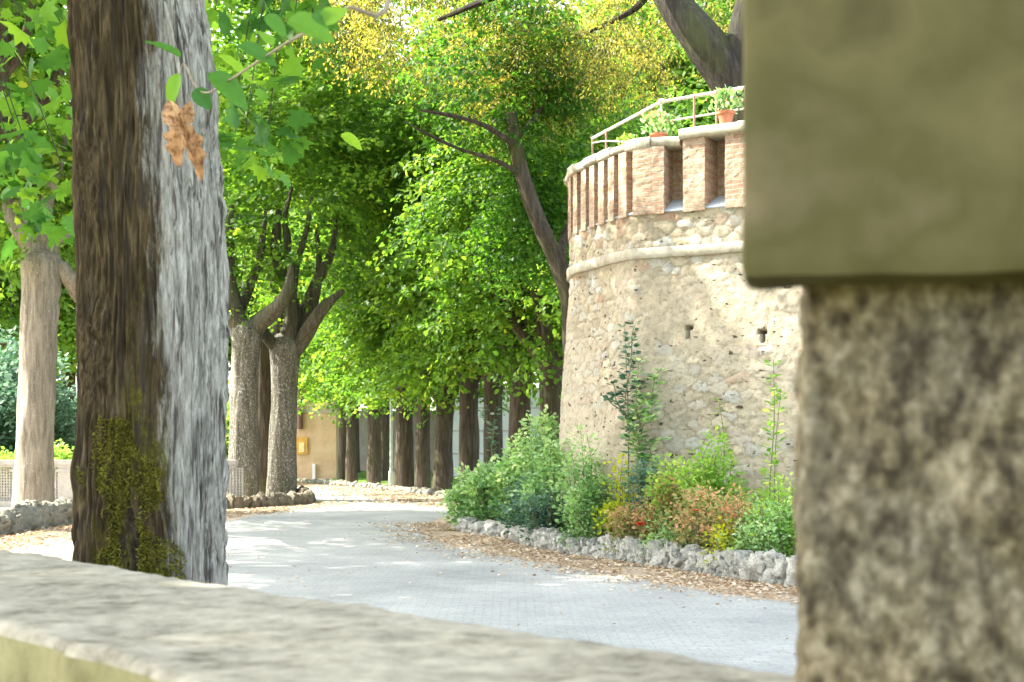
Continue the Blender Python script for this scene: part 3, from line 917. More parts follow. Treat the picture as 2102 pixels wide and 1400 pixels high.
# tree left of the big trunk
cA = crown_mesh(201, (-.2, .4, 8.1), (3.4, 3.4, 3.6), 640, 28, .55, .16, MAPLE, .2, .42, 4.6)
custom_tree('avenue_tree', 66, 27.4, .36, 4.85, [
    ([(88, 560), (70, 500), (45, 470), (20, 430), (5, 330)], [.28, .24, .19, .14, .05]),
    ([(92, 560), (98, 520), (110, 490), (135, 478, -.3)], [.26, .20, .16, .13]),
    ([(95, 590), (118, 545), (140, 570), (165, 612, .4), (200, 640, .8)], [.24, .16, .15, .13, .06]),
    ([(85, 540), (88, 480), (100, 400), (130, 300), (150, 200)], [.22, .15, .12, .08, .03]),
    ([(80, 540, .5), (60, 450, .8), (10, 280, 1), (5, 60, 1)], [.2, .14, .1, .05]),
    ([(60, 470), (30, 250), (0, 190), (-30, 170)], [.12, .1, .09, .04]),
    ([(8, 330, 1), (4, 200, 1), (3, 60, 1), (6, -60, 1)], [.09, .09, .08, .05]),
], 'leaning pale trunk with cut limbs rising beside the balustrade, left of the big trunk', cA, 'bark_pale', lean=(.19, 0), top_r=.335, seed=4)

def join_mb(a, b):
    a.V += b.V; a.U += b.U; a.A += b.A
    a.F += [f + a.n for f in b.F]
    a.n += b.n
    return a
# group of three on the left side of the path
cB = crown_mesh(202, (0, .9, 10.2), (3.8, 3.2, 4.4), 270, 56, .66, .13, MAPLE, .2, .53, 5.6)
join_mb(cB, crown_mesh(212, (0, .2, 5.6), (1.7, 1.2, 1.5), 46, 34, .34, .10, LEAF, .2, .3, 4.0))
custom_tree('avenue_tree', 498, 34.0, .36, 4.0, [
    ([(505, 700), (480, 650), (455, 600), (440, 500), (450, 380)], [.26, .2, .16, .12, .05]),
    ([(505, 700), (530, 665), (560, 640, -.3), (590, 600, -.5), (600, 540, -.5)], [.28, .22, .19, .16, .06]),
    ([(500, 690), (475, 600), (470, 520), (475, 420)], [.22, .17, .13, .06]),
    ([(490, 640, .3), (515, 580, .3), (535, 520, .3), (545, 430, .3)], [.16, .11, .09, .04]),
], 'left hand one of three grey speckled trunks standing together behind the dark stone edging', cB, 'bark_row', lean=(.08, 0), top_r=.31, seed=14)
custom_tree('avenue_tree', 540, 37.5, .30, 4.1, [
    ([(545, 740), (560, 690), (575, 640), (560, 560), (575, 470)], [.2, .16, .13, .1, .04]),
    ([(540, 740), (520, 690), (500, 650), (505, 540)], [.2, .16, .12, .04]),
], 'dark narrow trunk half hidden between the two grey trunks behind the stone edging',
    crown_mesh(203, (0, 0, 9.3), (3.0, 3.0, 3.6), 460, 30, .5, .14, LEAF, .2, .44, 6.2), 'bark_dark', seed=24)
cC = crown_mesh(204, (.8, .7, 10.0), (3.6, 3.0, 4.4), 270, 56, .66, .13, MAPLE, .2, .53, 5.3)
join_mb(cC, crown_mesh(214, (.3, .1, 5.6), (1.7, 1.2, 1.5), 52, 34, .34, .10, LEAF, .2, .3, 3.9))
custom_tree('avenue_tree', 577, 34.6, .35, 3.75, [
    ([(590, 730), (618, 700), (640, 665, -.4), (668, 628, -.6), (706, 596, -.6)], [.27, .2, .17, .14, .05]),
    ([(585, 720), (600, 660), (598, 610), (578, 560), (566, 500), (572, 430)], [.27, .21, .17, .15, .13, .07]),
    ([(590, 710), (625, 640, .3), (650, 580, .3), (680, 520, .3), (690, 450, .3)], [.22, .17, .13, .10, .05]),
    ([(580, 720), (545, 690, -.2), (535, 650, -.2)], [.2, .13, .04]),
    ([(600, 640), (605, 560), (630, 470), (640, 400)], [.13, .09, .06, .03]),
    ([(578, 560), (590, 500), (585, 450), (600, 380)], [.11, .09, .07, .04]),
    ([(600, 700, .5), (635, 650, .5), (655, 560, .5), (650, 470, .5)], [.2, .13, .09, .04]),
], 'right hand one of three speckled trunks, with thick arms rising over the stone edging', cC, 'bark_row', lean=(.1, 0), top_r=.31, seed=34)

# far row curving behind the flower bed: trunk prototypes, then copies
rs = np.random.RandomState(77)
protos = []
for i_ in range(3):
    r0 = .28
    root = empty('row_tree', (0, 0, 0), 'x', 'tree', GRP)
    t = tree_trunk(50 + i_, r0, 3.05, arms_auto(rs, 3.05, r0, 4, 1.15, 4.2), .25, (rs.randn() * .1, 0))
    t.build('trunk', M['bark_dark'], root)
    t.limbs.build('limbs', M['bark_dark'], root)
    c = CR[i_].build('crown', M['leaf_bright'], root)
    protos.append(root)
row = [  # photograph x of trunk, distance, width px
    (686, 54, 18, 'thin trunk at the far left end of the row, against the ochre building'),
    (703, 51, 20, 'slim trunk between the thin leftmost trunk and the second one of the far row'),
    (789, 50, 24, 'taller tree standing behind the thin green lamp post'),
    (722, 48, 22, 'third trunk of the far row, just right of the ochre building'),
    (768, 45.5, 26, 'solitary dark trunk between the green lamp post and the ochre building'),
    (830, 41, 37, 'far row trunk just right of the thin green lamp post'),
    (868, 40.4, 30, 'narrower brown trunk third to the left of the shrubs in the flower bed'),
    (908, 38.8, 38, 'dark trunk standing at the kerb just left of the flower bed shrubs'),
    (962, 37, 40, 'mossy trunk with arching arm whose foot is hidden by the shrub tips'),
    (1012, 35.5, 38, 'trunk with forked arms behind the tall shrub, third from the tower'),
    (1062, 33, 44, 'thick green-tinged trunk behind the shrubs, second from the tower'),
    (1132, 31, 48, 'dark trunk pressed close to the left edge of the stone tower'),
]
for i_, (px, d, wpx, lab) in enumerate(row):
    p = protos[i_ % 3]
    sc = (wpx / FPX * d) / .53
    k = .9 + .18 * rs.rand()
    loc = (gx(px, d), d, 0)
    rz = rs.rand() * 6.28
    if i_ < 3:
        o = p; o.location = loc; o.rotation_euler = (0, 0, rz)
    else:
        o = copy_tree(p, loc, rz)
    zs_ = 1.45 if px == 789 else k * (1.12 if i_ > 9 else 1.0)
    o.scale = (1, 1, zs_)
    for ch in o.children:
        if ch.name.startswith(('trunk', 'limbs')): ch.scale = (sc, sc, 1)
        else: ch.scale = (.85 + .2 * k, .85 + .2 * k, 1)
    o['label'] = lab

# ------------------------------------------------------------------ trees behind and above the tower
def holm(name, loc, label, limbs, crown_args, mat, bark='bark_dark', group=None):
    root = empty(name, loc, label, 'tree', group)
    m = MB()
    for pts, rad in limbs:
        P = [np.array(p) - np.array(loc) for p in pts]
        m.tube(P, rad, 26, .1, .1, .02, seed=len(P))
    m.build('trunk', M[bark], root)
    c = MB()
    for a in crown_args:
        a = dict(a)
        cen = np.array(a.pop('cen')) - np.array(loc)
        q = crown_mesh(cen=cen, **a)
        c.V += q.V; c.U += q.U; c.A += q.A
        for f in q.F:
            c.F.append(f + c.n)
        c.n += q.n
    c.build('crown', M[mat], root)
    return root
A_ = lambda px, py, d: tuple(at(px, py, d))
D1 = 24.5
holm('curved_tree', (gx(1172, D1), D1, 0), 'slender brown limb curving up and leftward past the left edge of the brick battlements',
     [([A_(1180, 1080, D1), A_(1178, 850, D1), A_(1172, 640, D1), A_(1150, 550, D1), A_(1108, 460, D1), A_(1078, 380, D1), A_(1058, 300, D1), A_(1050, 230, D1)], [.24, .19, .155, .15, .145, .13, .12, .07]),
      ([A_(1150, 550, D1), A_(1160, 480, D1 + .4), A_(1190, 400, D1 + .8)], [.09, .06, .03]),
      ([A_(1060, 300, D1), A_(1000, 260, D1 - .6), A_(940, 240, D1 - 1), A_(860, 225, D1 - 1)], [.06, .04, .03, .015]),
      ([A_(1070, 360, D1), A_(1020, 330, D1 - .4), A_(930, 300, D1 - .6), A_(830, 250, D1 - 1)], [.05, .035, .025, .012]),
      ([A_(1055, 290, D1), A_(1110, 220, D1 + .3), A_(1135, 120, D1 + .5)], [.06, .04, .02])],
     [dict(seed=301, cen=at(1040, 150, D1 + .5), rad=(1.5, 1.8, 1.5), nspray=330, per=34, srad=.4, size=.085, shell=.2, holes=.46),
      dict(seed=302, cen=at(1080, 420, D1 + 1.6), rad=(1.3, 1.3, 1.6), nspray=330, per=34, srad=.4, size=.09, shell=.1, holes=.46)], 'leaf_mid', 'bark_dark')
D2 = 22.5
holm('oak_tree', (gx(1545, D2), D2, 4.5), 'heavy dark leaning trunk on the terrace behind the pots, with sunlit olive-yellow foliage',
     [([A_(1590, 520, D2), A_(1560, 330, D2), A_(1520, 200, D2), A_(1455, 95, D2), A_(1395, 20, D2 + .2), A_(1350, -50, D2 + .4), A_(1270, -180, D2 + .5), A_(1150, -260, D2 + .8)], [.42, .38, .35, .33, .27, .24, .18, .08]),
      ([A_(1515, 180, D2), A_(1530, 60, D2), A_(1560, -120, D2)], [.3, .26, .2]),
      ([A_(1350, -50, D2), A_(1200, -60, D2), A_(1050, -20, D2 + 1), A_(900, 40, D2 + 2)], [.14, .1, .07, .03]),
      ([A_(1350, -50, D2), A_(1300, 20, D2 + 1), A_(1180, 80, D2 + 2)], [.08, .05, .02])],
     [dict(seed=311, cen=at(1230, 10, D2 + 2.5), rad=(2.9, 2.2, 1.9), nspray=760, per=40, srad=.26, size=.065, tpl=NARROW, shell=.2, holes=.45, droop=.9),
      dict(seed=312, cen=at(880, -20, D2 + 4.5), rad=(2.6, 2.2, 1.7), nspray=620, per=38, srad=.28, size=.07, tpl=NARROW, shell=.2, holes=.46, droop=.9),
      dict(seed=313, cen=at(1080, 170, D2 + 3.5), rad=(1.4, 1.4, 1.1), nspray=220, per=36, srad=.26, size=.065, tpl=NARROW, shell=.1, holes=.46, droop=.9)], 'leaf_holm', 'bark_oak')

# ------------------------------------------------------------------ background trees
bgp = []
for i_ in range(2):
    root = empty('broad_tree', (0, 0, 0), 'x', 'tree', 'tall trees closing the view behind the avenue')
    rs2 = np.random.RandomState(400 + i_)
    t = tree_trunk(60 + i_, .32, 4.5, arms_auto(rs2, 4.5, .3, 5, 2.2, 7.5))
    t.build('trunk', M['bark_dark'], root); t.limbs.build('limbs', M['bark_dark'], root)
    crown_mesh(410 + i_, (0, 0, 9.8), (4.6, 4.6, 7.0), 800, 70, 1.0, .19, LEAF, .25, .42, 4.4).build('crown', M['leaf_back'], root)
    bgp.append(root)
bgt = [(-30, 58, 1.15, 'sunny tree far beyond the balustrade at the left edge of the view'),
       (140, 66, 1.2, 'tall bright tree far beyond the balustrade, seen just left of the big trunk'),
       (430, 60, 1.1, 'broad tree behind the three grey trunks, its crown beside the big trunk'),
       (600, 70, 1.35, 'broad tree rising behind the ochre building'),
       (720, 62, 1.15, 'broad tree closing the view above the bend of the path'),
       (840, 72, 1.4, 'tall tree behind the grey wall in the centre of the view'),
       (930, 68, 1.2, 'broad tree behind the pale wall, left of the leafy shrub'),
       (1060, 66, 1.3, 'broad tree behind the row trunks nearest the tower'),
       (1200, 56, 1.15, 'tree whose crown fills the gap above the left end of the battlements'),
       (1330, 60, 1.3, 'tree seen through the railing behind the terrace flower pots'),
       (1480, 52, 1.25, 'tree behind the terrace, right of the leaning dark trunk')]
for i_, (px, d, sc, lab) in enumerate(bgt):
    loc = (gx(px, d), d, 0)
    if i_ < 2:
        o = bgp[i_]; o.location = loc; o.rotation_euler = (0, 0, i_ * 1.3)
    else:
        o = copy_tree(bgp[i_ % 2], loc, i_ * 1.9)
    o.scale = (sc, sc, sc)
    o['label'] = lab

# unseen trees added left of the view; their high crowns shade path and parapet
SH = empty('added_shade_tree', (0, 0, 0), 'x', 'tree', 'tall unseen trees added to shade the path')
t = tree_trunk(90, .36, 6.0, arms_auto(np.random.RandomState(91), 6.0, .33, 5, 2.6, 5.0))
t.build('trunk', M['bark_row'], SH); t.limbs.build('limbs', M['bark_dark'], SH)
crown_mesh(92, (0, 0, 10.3), (5.0, 5.0, 3.2), 900, 26, .65, .19, LEAF, .2, .44, 6.6).build('crown', M['leaf_bright'], SH)
for i_, (x, y, sc, lab) in enumerate([
        (-7.2, 11.0, .95, 'tall tree added for shade left of the big trunk, its crown edge just above the upper left corner'),
        (-8.6, 17.0, 1.0, 'tall tree added for shade, arching over the path from left of the leaning pale trunk'),
        (-4.6, 19.8, 1.12, 'x'), (-9.8, 23.2, 1.05, 'tall tree added for shade beside the balustrade just beyond the left edge'),
        (-8.4, 5.2, 1.0, 'tall tree added for shade left of the parapet, nearest to the viewer')]):
    if i_ == 2: continue
    o = SH if i_ == 0 else copy_tree(SH, (0, 0, 0))
    o.location = (x, y, 0); o.rotation_euler = (0, 0, i_ * 2.1 + .4); o.scale = (sc, sc, sc)
    o['label'] = lab

# ------------------------------------------------------------------ the round tower with battlements
PL = np.array([(3.2, 26.5, 0), (1.9, 24.0, 0), (1.02, 21.6, 0), (.86, 20.3, 0), (1.08, 19.45, 0), (1.34, 18.75, 0), (1.50, 18.40, 0), (1.68, 18.22, 0), (2.2, 17.98, 0), (2.9, 17.55, 0), (3.6, 17.25, 0), (5.0, 16.85, 0), (6.6, 16.9, 0), (8.2, 17.6, 0), (9.6, 19.0, 0), (10, 22, 0), (9.0, 25.5, 0), (6.0, 27.6, 0), (4.2, 27.3, 0)])
def plan():
    P = np.vstack([PL, PL[:1]])
    Q, _ = spline(P, [1] * len(P), .02)
    L = np.concatenate([[0], np.cumsum(np.linalg.norm(np.diff(Q, axis=0), axis=1))])
    return Q[:, :2], L
QP, QL = plan()
def pl(s):
    s = np.asarray(s, float)
    return np.stack([np.interp(s, QL, QP[:, 0]), np.interp(s, QL, QP[:, 1])], -1)
def pn(s):
    e = .12
    t = pl(np.clip(np.asarray(s) + e, 0, QL[-1])) - pl(np.clip(np.asarray(s) - e, 0, QL[-1]))
    t /= np.linalg.norm(t, axis=-1)[..., None]
    # outward: the plan runs anticlockwise seen from above? choose the side away from the centre
    n1 = np.stack([t[..., 1], -t[..., 0]], -1)
    c = QP.mean(0)
    f = np.sign(((pl(s) - c) * n1).sum(-1))[..., None]
    return n1 * f
def tp(s, z, off):
    bat = np.clip(3.85 - np.asarray(z, float), 0, 10) * .078
    q = pl(s) + pn(s) * (np.asarray(off) + bat)[..., None]
    return np.concatenate([q, np.broadcast_to(np.asarray(z, float), q.shape[:-1])[..., None]], -1)
def s_of_px(px):
    """arc position on the near side that is seen at this photograph column"""
    c = QP[:, 0] / QP[:, 1] * FPX + 1051
    ok = np.where((QP[:, 1] < 20.4) & (QL < QL[-1] * .5))[0]
    return QL[ok[np.argmin(np.abs(c[ok] - px))]]

def voronoi(U, Vv, rs, W, H, sw, sh):
    """nearest-stone id and joint width for coursed rubble in the (U,V) plane"""
    rows = int(H / sh) + 3
    seeds = []
    for r in range(-1, rows):
        x = -sw * rs.rand()
        while x < W + sw:
            seeds.append((x, (r + .5) * sh + (rs.rand() - .5) * sh * .55))
            x += sw * (.45 + 1.1 * rs.rand())
    Sd = np.array(seeds, np.float32)
    ids = np.zeros(len(U), np.int32); gap = np.zeros(len(U), np.float32)
    asp = sw / sh * .75
    for k in range(0, len(U), 4000):
        u = U[k:k + 4000]; v_ = Vv[k:k + 4000]
        sel = np.where((Sd[:, 0] > u.min() - 1) & (Sd[:, 0] < u.max() + 1) & (Sd[:, 1] > v_.min() - .8) & (Sd[:, 1] < v_.max() + .8))[0]
        dd = np.sqrt((u[:, None] - Sd[None, sel, 0]) ** 2 + ((v_[:, None] - Sd[None, sel, 1]) * asp) ** 2)
        p = np.argpartition(dd, 1, axis=1)[:, :2]
        d0 = np.take_along_axis(dd, p, 1)
        ids[k:k + 4000] = sel[p[np.arange(len(u)), np.argmin(d0, 1)]]
        gap[k:k + 4000] = np.abs(d0[:, 1] - d0[:, 0])
    return ids, gap, rs.rand(len(Sd))

def tower():
    ctr = (5, 21.5, 0)
    root = empty('stone_tower', ctr, 'round stone bastion with sloping rubble wall, brick battlements and a terrace on top', 'tower')
    def part(mb, name, mat, smooth=False, parent=root):
        o = mb.build(name, mat, None, smooth=smooth, loc=ctr)
        o.parent = parent; o.location = (0, 0, 0)
        return o
    sA = QL[np.argmin(np.abs(QP[:, 0] - .92) + np.abs(QP[:, 1] - 21.0) * .3)]
    s0, s1 = sA - .6, s_of_px(1700) + .4
    S_ = np.concatenate([np.arange(0, s0, .3), np.arange(s0, s1, .021), np.arange(s1, QL[-1], .3), [QL[-1]]])
    zt = 4.42
    Z_ = np.arange(0, zt + .001, .022)
    SS, ZZ = np.meshgrid(S_, Z_, indexing='ij')
    sf, zf = SS.ravel(), ZZ.ravel()
    wob = (fbm(np.stack([sf * 3, zf * 3, 0 * sf], 1), 3) - .5)
    rs = np.random.RandomState(9)
    ids, gap, rv = voronoi((sf + wob * .18).astype(np.float32), (zf + wob * .10).astype(np.float32), rs, QL[-1], 4.6, .22, .115)
    up = zf > 3.9
    face = np.clip(gap / .05, 0, 1)
    face = face * face * (3 - 2 * face)
    cover = vnoise(np.stack([sf * 1.1, zf * 1.3, 0 * sf + 3], 1)) + .35 * vnoise(np.stack([sf * 5, zf * 5, 0 * sf], 1))
    exposed = np.clip((cover - .58) * 3, .15, 1.0)
    exposed = np.where(up, 1.0, exposed)
    disp = (face - 1) * .014 * exposed + (rv[ids] - .5) * .010 * exposed + (fbm(np.stack([sf * 9, zf * 9, 0 * sf], 1), 4) - .5) * .035 + (vnoise(np.stack([sf * .9, zf * .9, 0 * sf + 8], 1)) - .5) * .06
    # two narrow loopholes cut deep into the wall
    for px, py_ in ((1416, 682), (1566, 690)):
        s_ = s_of_px(px + 4); d_ = pl(s_)[1] - .06
        z_ = CAMH + (900 - py_) / FPX * d_
        for (ds, dz, ws, hz) in ((0, 0, .022, .075), (0, .062, .05, .02)):
            inside = (np.abs(sf - s_ - ds) < ws) & (np.abs(zf - z_ - dz) < hz)
            disp = np.where(inside, -.25, disp)
    V = tp(sf, zf, disp)
    nz = len(Z_)
    i = np.arange(len(S_) - 1)[:, None] * nz; j = np.arange(nz - 1)[None]
    F = np.stack([i + j, i + nz + j, i + nz + j + 1, i + j + 1], -1).reshape(-1, 4)
    r = rv[ids]
    # joints and mortar-covered areas take the mortar tone (mid of the ramp)
    r = np.where((gap < .022) & (exposed > .5), .04, r * .999)
    r = np.where(exposed < .35, .35 + .2 * (r - .5), r)
    fr = r[F[:, 0]]
    part(MB().add(V, F, np.stack([sf, zf], 1), fr), 'lower_wall', M['rubble'], True)
    # string course: a rounded projecting band
    def band(prof, name, mat, sa=0, sb=None, ds=.08, jit=.012, close=False, parent=root):
        sb = QL[-1] if sb is None else sb
        ss = np.arange(sa, sb, ds); ss = np.append(ss, sb)
        pr = np.array(prof)
        A, B = np.meshgrid(ss, np.arange(len(pr)), indexing='ij')
        off = pr[B.ravel(), 0]; z = pr[B.ravel(), 1]
        nn_ = (fbm(np.stack([A.ravel() * 4, z * 9, off * 5], 1), 3) - .5) * 2 * jit
        V_ = tp(A.ravel(), z, off + nn_)
        V_[:, 2] += nn_ * .4
        m_ = len(pr)
        i = np.arange(len(ss) - 1)[:, None] * m_; j = np.arange(m_)[None] if close else np.arange(m_ - 1)[None]
        k = (j + 1) % m_
        F_ = np.stack([i + j, i + m_ + j, i + m_ + k, i + k], -1).reshape(-1, 4)
        mbb = MB().add(V_, F_, np.stack([A.ravel(), z + off], 1))
        if close:
            mbb.add(V_[:m_], [list(range(m_))][::-1]); mbb.add(V_[-m_:], [list(range(m_))[::-1]])
        return part(mbb, name, mat, True, parent)
    band([(-.04, 3.80), (.045, 3.80), (.058, 3.81), (.06, 3.87), (.058, 3.925), (.045, 3.935), (-.05, 3.95)], 'string_course', M['cap'], ds=.03, jit=.022)
    # parapet backing wall
    band([(-.34, 4.30), (-.34, 5.32)], 'parapet_wall', M['brick'], ds=.1, jit=.01)
    band([(-.60, 5.32), (-.60, 4.4)], 'parapet_inner_face', M['brick'], ds=.2, jit=.01)
    # sloping slate ledge at the foot of the recesses
    band([(-.36, 4.60), (-.33, 4.58), (.02, 4.40), (.025, 4.385), (-.1, 4.37)], 'ledge', M['slate'], ds=.1, jit=.004)
    # brick piers
    def pier_(sa, sb, zb=4.36, ztop=5.2, out=.045):
        m_ = MB()
        n_ = 7
        rj = np.random.RandomState(int(sa * 100) % 1000)
        for zz0, zz1 in [(zb, ztop)]:
            zl = np.linspace(zz0, zz1, 26)
            sl = np.linspace(sa, sb, n_)
            def wall_(fn, us, uv0):
                A, B = np.meshgrid(us, zl, indexing='ij')
                V_ = fn(A.ravel(), B.ravel())
                V_ += (fbm(V_ * 14, 3) - .5)[:, None] * .018
                nn2 = len(zl)
                i = np.arange(len(us) - 1)[:, None] * nn2; j = np.arange(nn2 - 1)[None]
                F_ = np.stack([i + j, i + nn2 + j, i + nn2 + j + 1, i + j + 1], -1).reshape(-1, 4)
                m_.add(V_, F_, np.stack([A.ravel() + uv0, B.ravel()], 1))
            wall_(lambda a, b: tp(a, b, np.full(len(a), out)), sl, 0)
            ol = np.linspace(out, -.37, 8)
            wall_(lambda a, b: tp(np.full(len(a), sa), b, a), ol[::-1], 3.1)
            wall_(lambda a, b: tp(np.full(len(a), sb), b, a), ol, 5.3)
        part(m_, 'brick_pier', M['brick'], False)
    edges = []
    xs = [1184, 1198, 1221, 1235, 1248, 1259, 1272, 1288, 1310, 1362, 1405, 1452, 1498, 1545, 1590, 1640, 1690, 1740, 1790, 1840]
    # left, strongly foreshortened piers
    sB = s_of_px(1306)
    sL = sB
    pitch, wd = .31, .175
    for k in range(1, 11):
        pier_(sB - k * pitch, sB - k * pitch + wd)
    pier_(sB - .02, s_of_px(1364), ztop=5.22)
    x_ = s_of_px(1403)
    for k in range(6):
        pier_(x_ + k * .575, x_ + k * .575 + .30, ztop=5.28)
    # cap slabs: a lower left run and a thicker right run, stone by stone
    sj = s_of_px(1396)
    def cap(sa, sb, z0, z1, out):
        pr = [(-.66, z0), (out - .02, z0), (out, z0 + .02), (out, z1 - .02), (out - .02, z1), (-.66, z1)]
        band(pr, 'cap_slab', M['cap'], sa, sb, .03, .02, True)
    s_ = sj
    rs = np.random.RandomState(2)
    k = 0
    while s_ > sB - 4.5:
        L = .34 + .12 * rs.rand()
        cap(s_ - L + .008, s_, 5.215 + .010 * rs.randn(), 5.335 + .016 * rs.randn(), .08 + .02 * rs.randn())
        s_ -= L
    s_ = sj + .004
    for k in range(7):
        L = .55 + .3 * rs.rand()
        cap(s_, s_ + L - .008, 5.28, 5.41 + .008 * rs.randn(), .11 + .015 * rs.randn())
        s_ += L
    # terrace floor
    q = pl(np.linspace(0, QL[-1], 80)[:-1]) - pn(np.linspace(0, QL[-1], 80)[:-1]) * .3
    me = bpy.data.meshes.new('terrace_floor')
    me.from_pydata([(a - ctr[0], b - ctr[1], 4.5) for a, b in q], [], [list(range(len(q)))])
    me.materials.append(M['concrete'])
    o = bpy.data.objects.new('terrace_floor', me); COL.objects.link(o); o.parent = root
    return sB, sj
sB, sj = tower()

# railing on the terrace edge
def railing():
    p = [at(1216, 284, 21.2), at(1244, 268, 20.4), at(1300, 238, 19.5), at(1357, 209, 18.75), at(1425, 196, 18.35), at(1471, 187, 18.1), at(1530, 177, 17.9), at(1700, 150, 17.6)]
    root = empty('terrace_railing', tuple(p[3] * [1, 1, 0] + [0, 0, 5.34]), 'thin pale metal handrail on posts along the top of the battlements', 'railing')
    loc = np.array(root.location)
    def seg(a, b, r, name, mat):
        m = MB()
        m.tube([a - loc, (a + b) / 2 - loc, b - loc], [r, r, r], 8, cap=True)
        m.build(name, mat, root)
    m = MB()
    for a, b in ((p[0], p[3]), (p[3], p[7])):
        m.tube([a - loc, (a + b) / 2 - loc, b - loc], [.022] * 3, 10)
    m.tube([p[3] - loc + [-.03, 0, 0], p[3] - loc + [.03, 0, .01]], [.036, .036], 10)
    m.build('handrail', M['rail'], root)
    m = MB()
    mid = lambda q: q * [1, 1, 1] - [0, 0, .27]
    for a, b in ((p[3], p[7]),):
        m.tube([mid(a) - loc, mid((a + b) / 2) - loc, mid(b) - loc], [.013] * 3, 8)
    m.tube([mid(p[0]) - loc + [0, 0, .2], p[1] - loc - [0, 0, .15], p[2] - loc - [0, 0, .36]], [.011] * 3, 8)
    m.build('mid_rail', M['rail'], root)
    for k, q in enumerate(p[:7]):
        if k == 2: continue
        m = MB().tube([q - loc - [0, 0, q[2] - 5.30], q - loc], [.014, .014], 8)
        m.build('post', M['rail'] if k in (3,) else M['rail_rust'], root)
railing()

# flower pots on the battlements
def pot(px, py, d, r, hgt, plant_h, lab, mat, leafn, seed):
    z0 = 5.43 if px > 1396 else 5.35
    b = at(px, py, d); b[2] = z0
    root = empty('flower_pot', tuple(b), lab, 'flower pot', 'potted plants on the battlements')
    m = MB()
    m.tube([(0, 0, 0), (0, 0, hgt * .5), (0, 0, hgt * .8)], [r * .68, r * .85, r * .95], 20)
    m.tube([(0, 0, hgt * .8), (0, 0, hgt)], [r * 1.1, r * 1.12], 20)
    m.build('pot', M['terracotta'], root)
    rs = np.random.RandomState(seed)
    C = np.stack([rs.randn(leafn) * r * .8, rs.randn(leafn) * r * .8, hgt + rs.rand(leafn) ** .8 * plant_h], 1)
    D = C * [1, 1, 0] * 3 + np.array([0, 0, .5]) + rs.randn(leafn, 3) * .4
    mm = MB()
    put_leaves(mm, C, D, rs.randn(leafn, 3) + [0, -.4, 1], .04 + .04 * rs.rand(leafn), LEAF, rs.rand(leafn))
    for q in range(9):
        a = rs.rand() * 6.28
        mm.tube([(0, 0, hgt * .8), (math.cos(a) * r * .5, math.sin(a) * r * .5, hgt + plant_h * .5), (math.cos(a) * r, math.sin(a) * r, hgt + plant_h * .9)], [.005, .004, .002], 5)
    mm.build('foliage', M[mat], root)
    fl = MB()
    k = 30
    C = np.stack([rs.randn(k) * r * .9, rs.randn(k) * r * .9, hgt + plant_h * (.5 + .5 * rs.rand(k))], 1)
    put_leaves(fl, C, rs.randn(k, 3), rs.randn(k, 3), .03 + .02 * rs.rand(k), LEAF, rs.rand(k))
    fl.build('blossoms', M['orange'], root)
pot(1490, 248, 17.85, .105, .17, .26, 'terracotta pot with bushy plant beside the pier at the right end of the railing', 'leaf_shrub', 260, 1)
pot(1352, 268, 18.55, .11, .12, .26, 'low pot with leafy plant under the bend of the handrail', 'leaf_shrub', 240, 2)
pot(1290, 285, 19.4, .07, .07, .20, 'small sparse potted plant halfway along the sloping handrail', 'leaf_fresh', 120, 3)
pot(1230, 305, 20.9, .08, .07, .16, 'small plant by the leftmost post of the terrace railing', 'leaf_fresh', 110, 4)

# ------------------------------------------------------------------ edging stones
def rock_protos(mat, seed, n=5):
    out = []
    for k in range(n):
        rs = np.random.RandomState(seed + k)
        nu, nv = 22, 14
        th = np.linspace(0, 2 * math.pi, nu, endpoint=False); ph = np.linspace(0, math.pi, nv)
        T, Pp = np.meshgrid(th, ph)
        D = np.stack([np.cos(T) * np.sin(Pp), np.sin(T) * np.sin(Pp), np.cos(Pp)], -1).reshape(-1, 3)
        D2 = np.sign(D) * np.abs(D) ** .75
        r = .42 + .30 * vnoise(D * 1.5 + seed + k * 9) + .22 * np.abs(vnoise(D * 3.6 + k * 5) - .5) * 2 - .16 * (vnoise(D * 7 + k) > .62)
        V = D2 * r[:, None]
        i = np.arange(nv - 1)[:, None] * nu; j = np.arange(nu)[None]; kk = (j + 1) % nu
        F = np.stack([i + j, i + nu + j, i + nu + kk, i + kk], -1).reshape(-1, 4)
        o = MB().add(V, F).build('stone', mat)
        out.append(o)
    return out
def edging(name, label, curve, pitch, w_, h_, mat, seed, cat='edging', tall=1.0, rows=1):
    P, _ = spline(curve, [1] * len(curve), .02)
    L = np.concatenate([[0], np.cumsum(np.linalg.norm(np.diff(P, axis=0), axis=1))])
    root = empty(name, tuple(P[0]), label, cat)
    protos_ = rock_protos(mat, seed)
    rs = np.random.RandomState(seed)
    pr = [(o_.data) for o_ in protos_]
    for o_ in protos_: bpy.data.objects.remove(o_)
    s = 0; cnt = 0
    while s < L[-1]:
        wk = pitch * (.7 + .6 * rs.rand())
        p = np.array([np.interp(s, L, P[:, 0]), np.interp(s, L, P[:, 1]), 0])
        hh = (h_(p) if callable(h_) else h_) * (.8 + .4 * rs.rand())
        for r_ in range(rows):
            o = bpy.data.objects.new('stone', pr[rs.randint(len(pr))])
            COL.objects.link(o); o.parent = root
            zc = hh * (.42 if rows == 1 else (.28 + .42 * r_))
            o.location = tuple(p + np.array([rs.randn() * .015, rs.randn() * .02, zc]) - P[0])
            o.rotation_euler = (rs.randn() * .25, rs.randn() * .25, rs.rand() * 6.28)
            o.scale = (wk * .95, w_ * (.8 + .4 * rs.rand()), hh * (1.05 if rows == 1 else .66))
            cnt += 1
        s += wk
    return cnt
c1 = edging('rock_border', 'knobbly pale grey rockery border along the front of the flower bed', BORD[1:11], .13, .20, lambda p: float(np.interp(p[1], [14, 22.5], [.28, .19])), M['rock'], 500, rows=2)
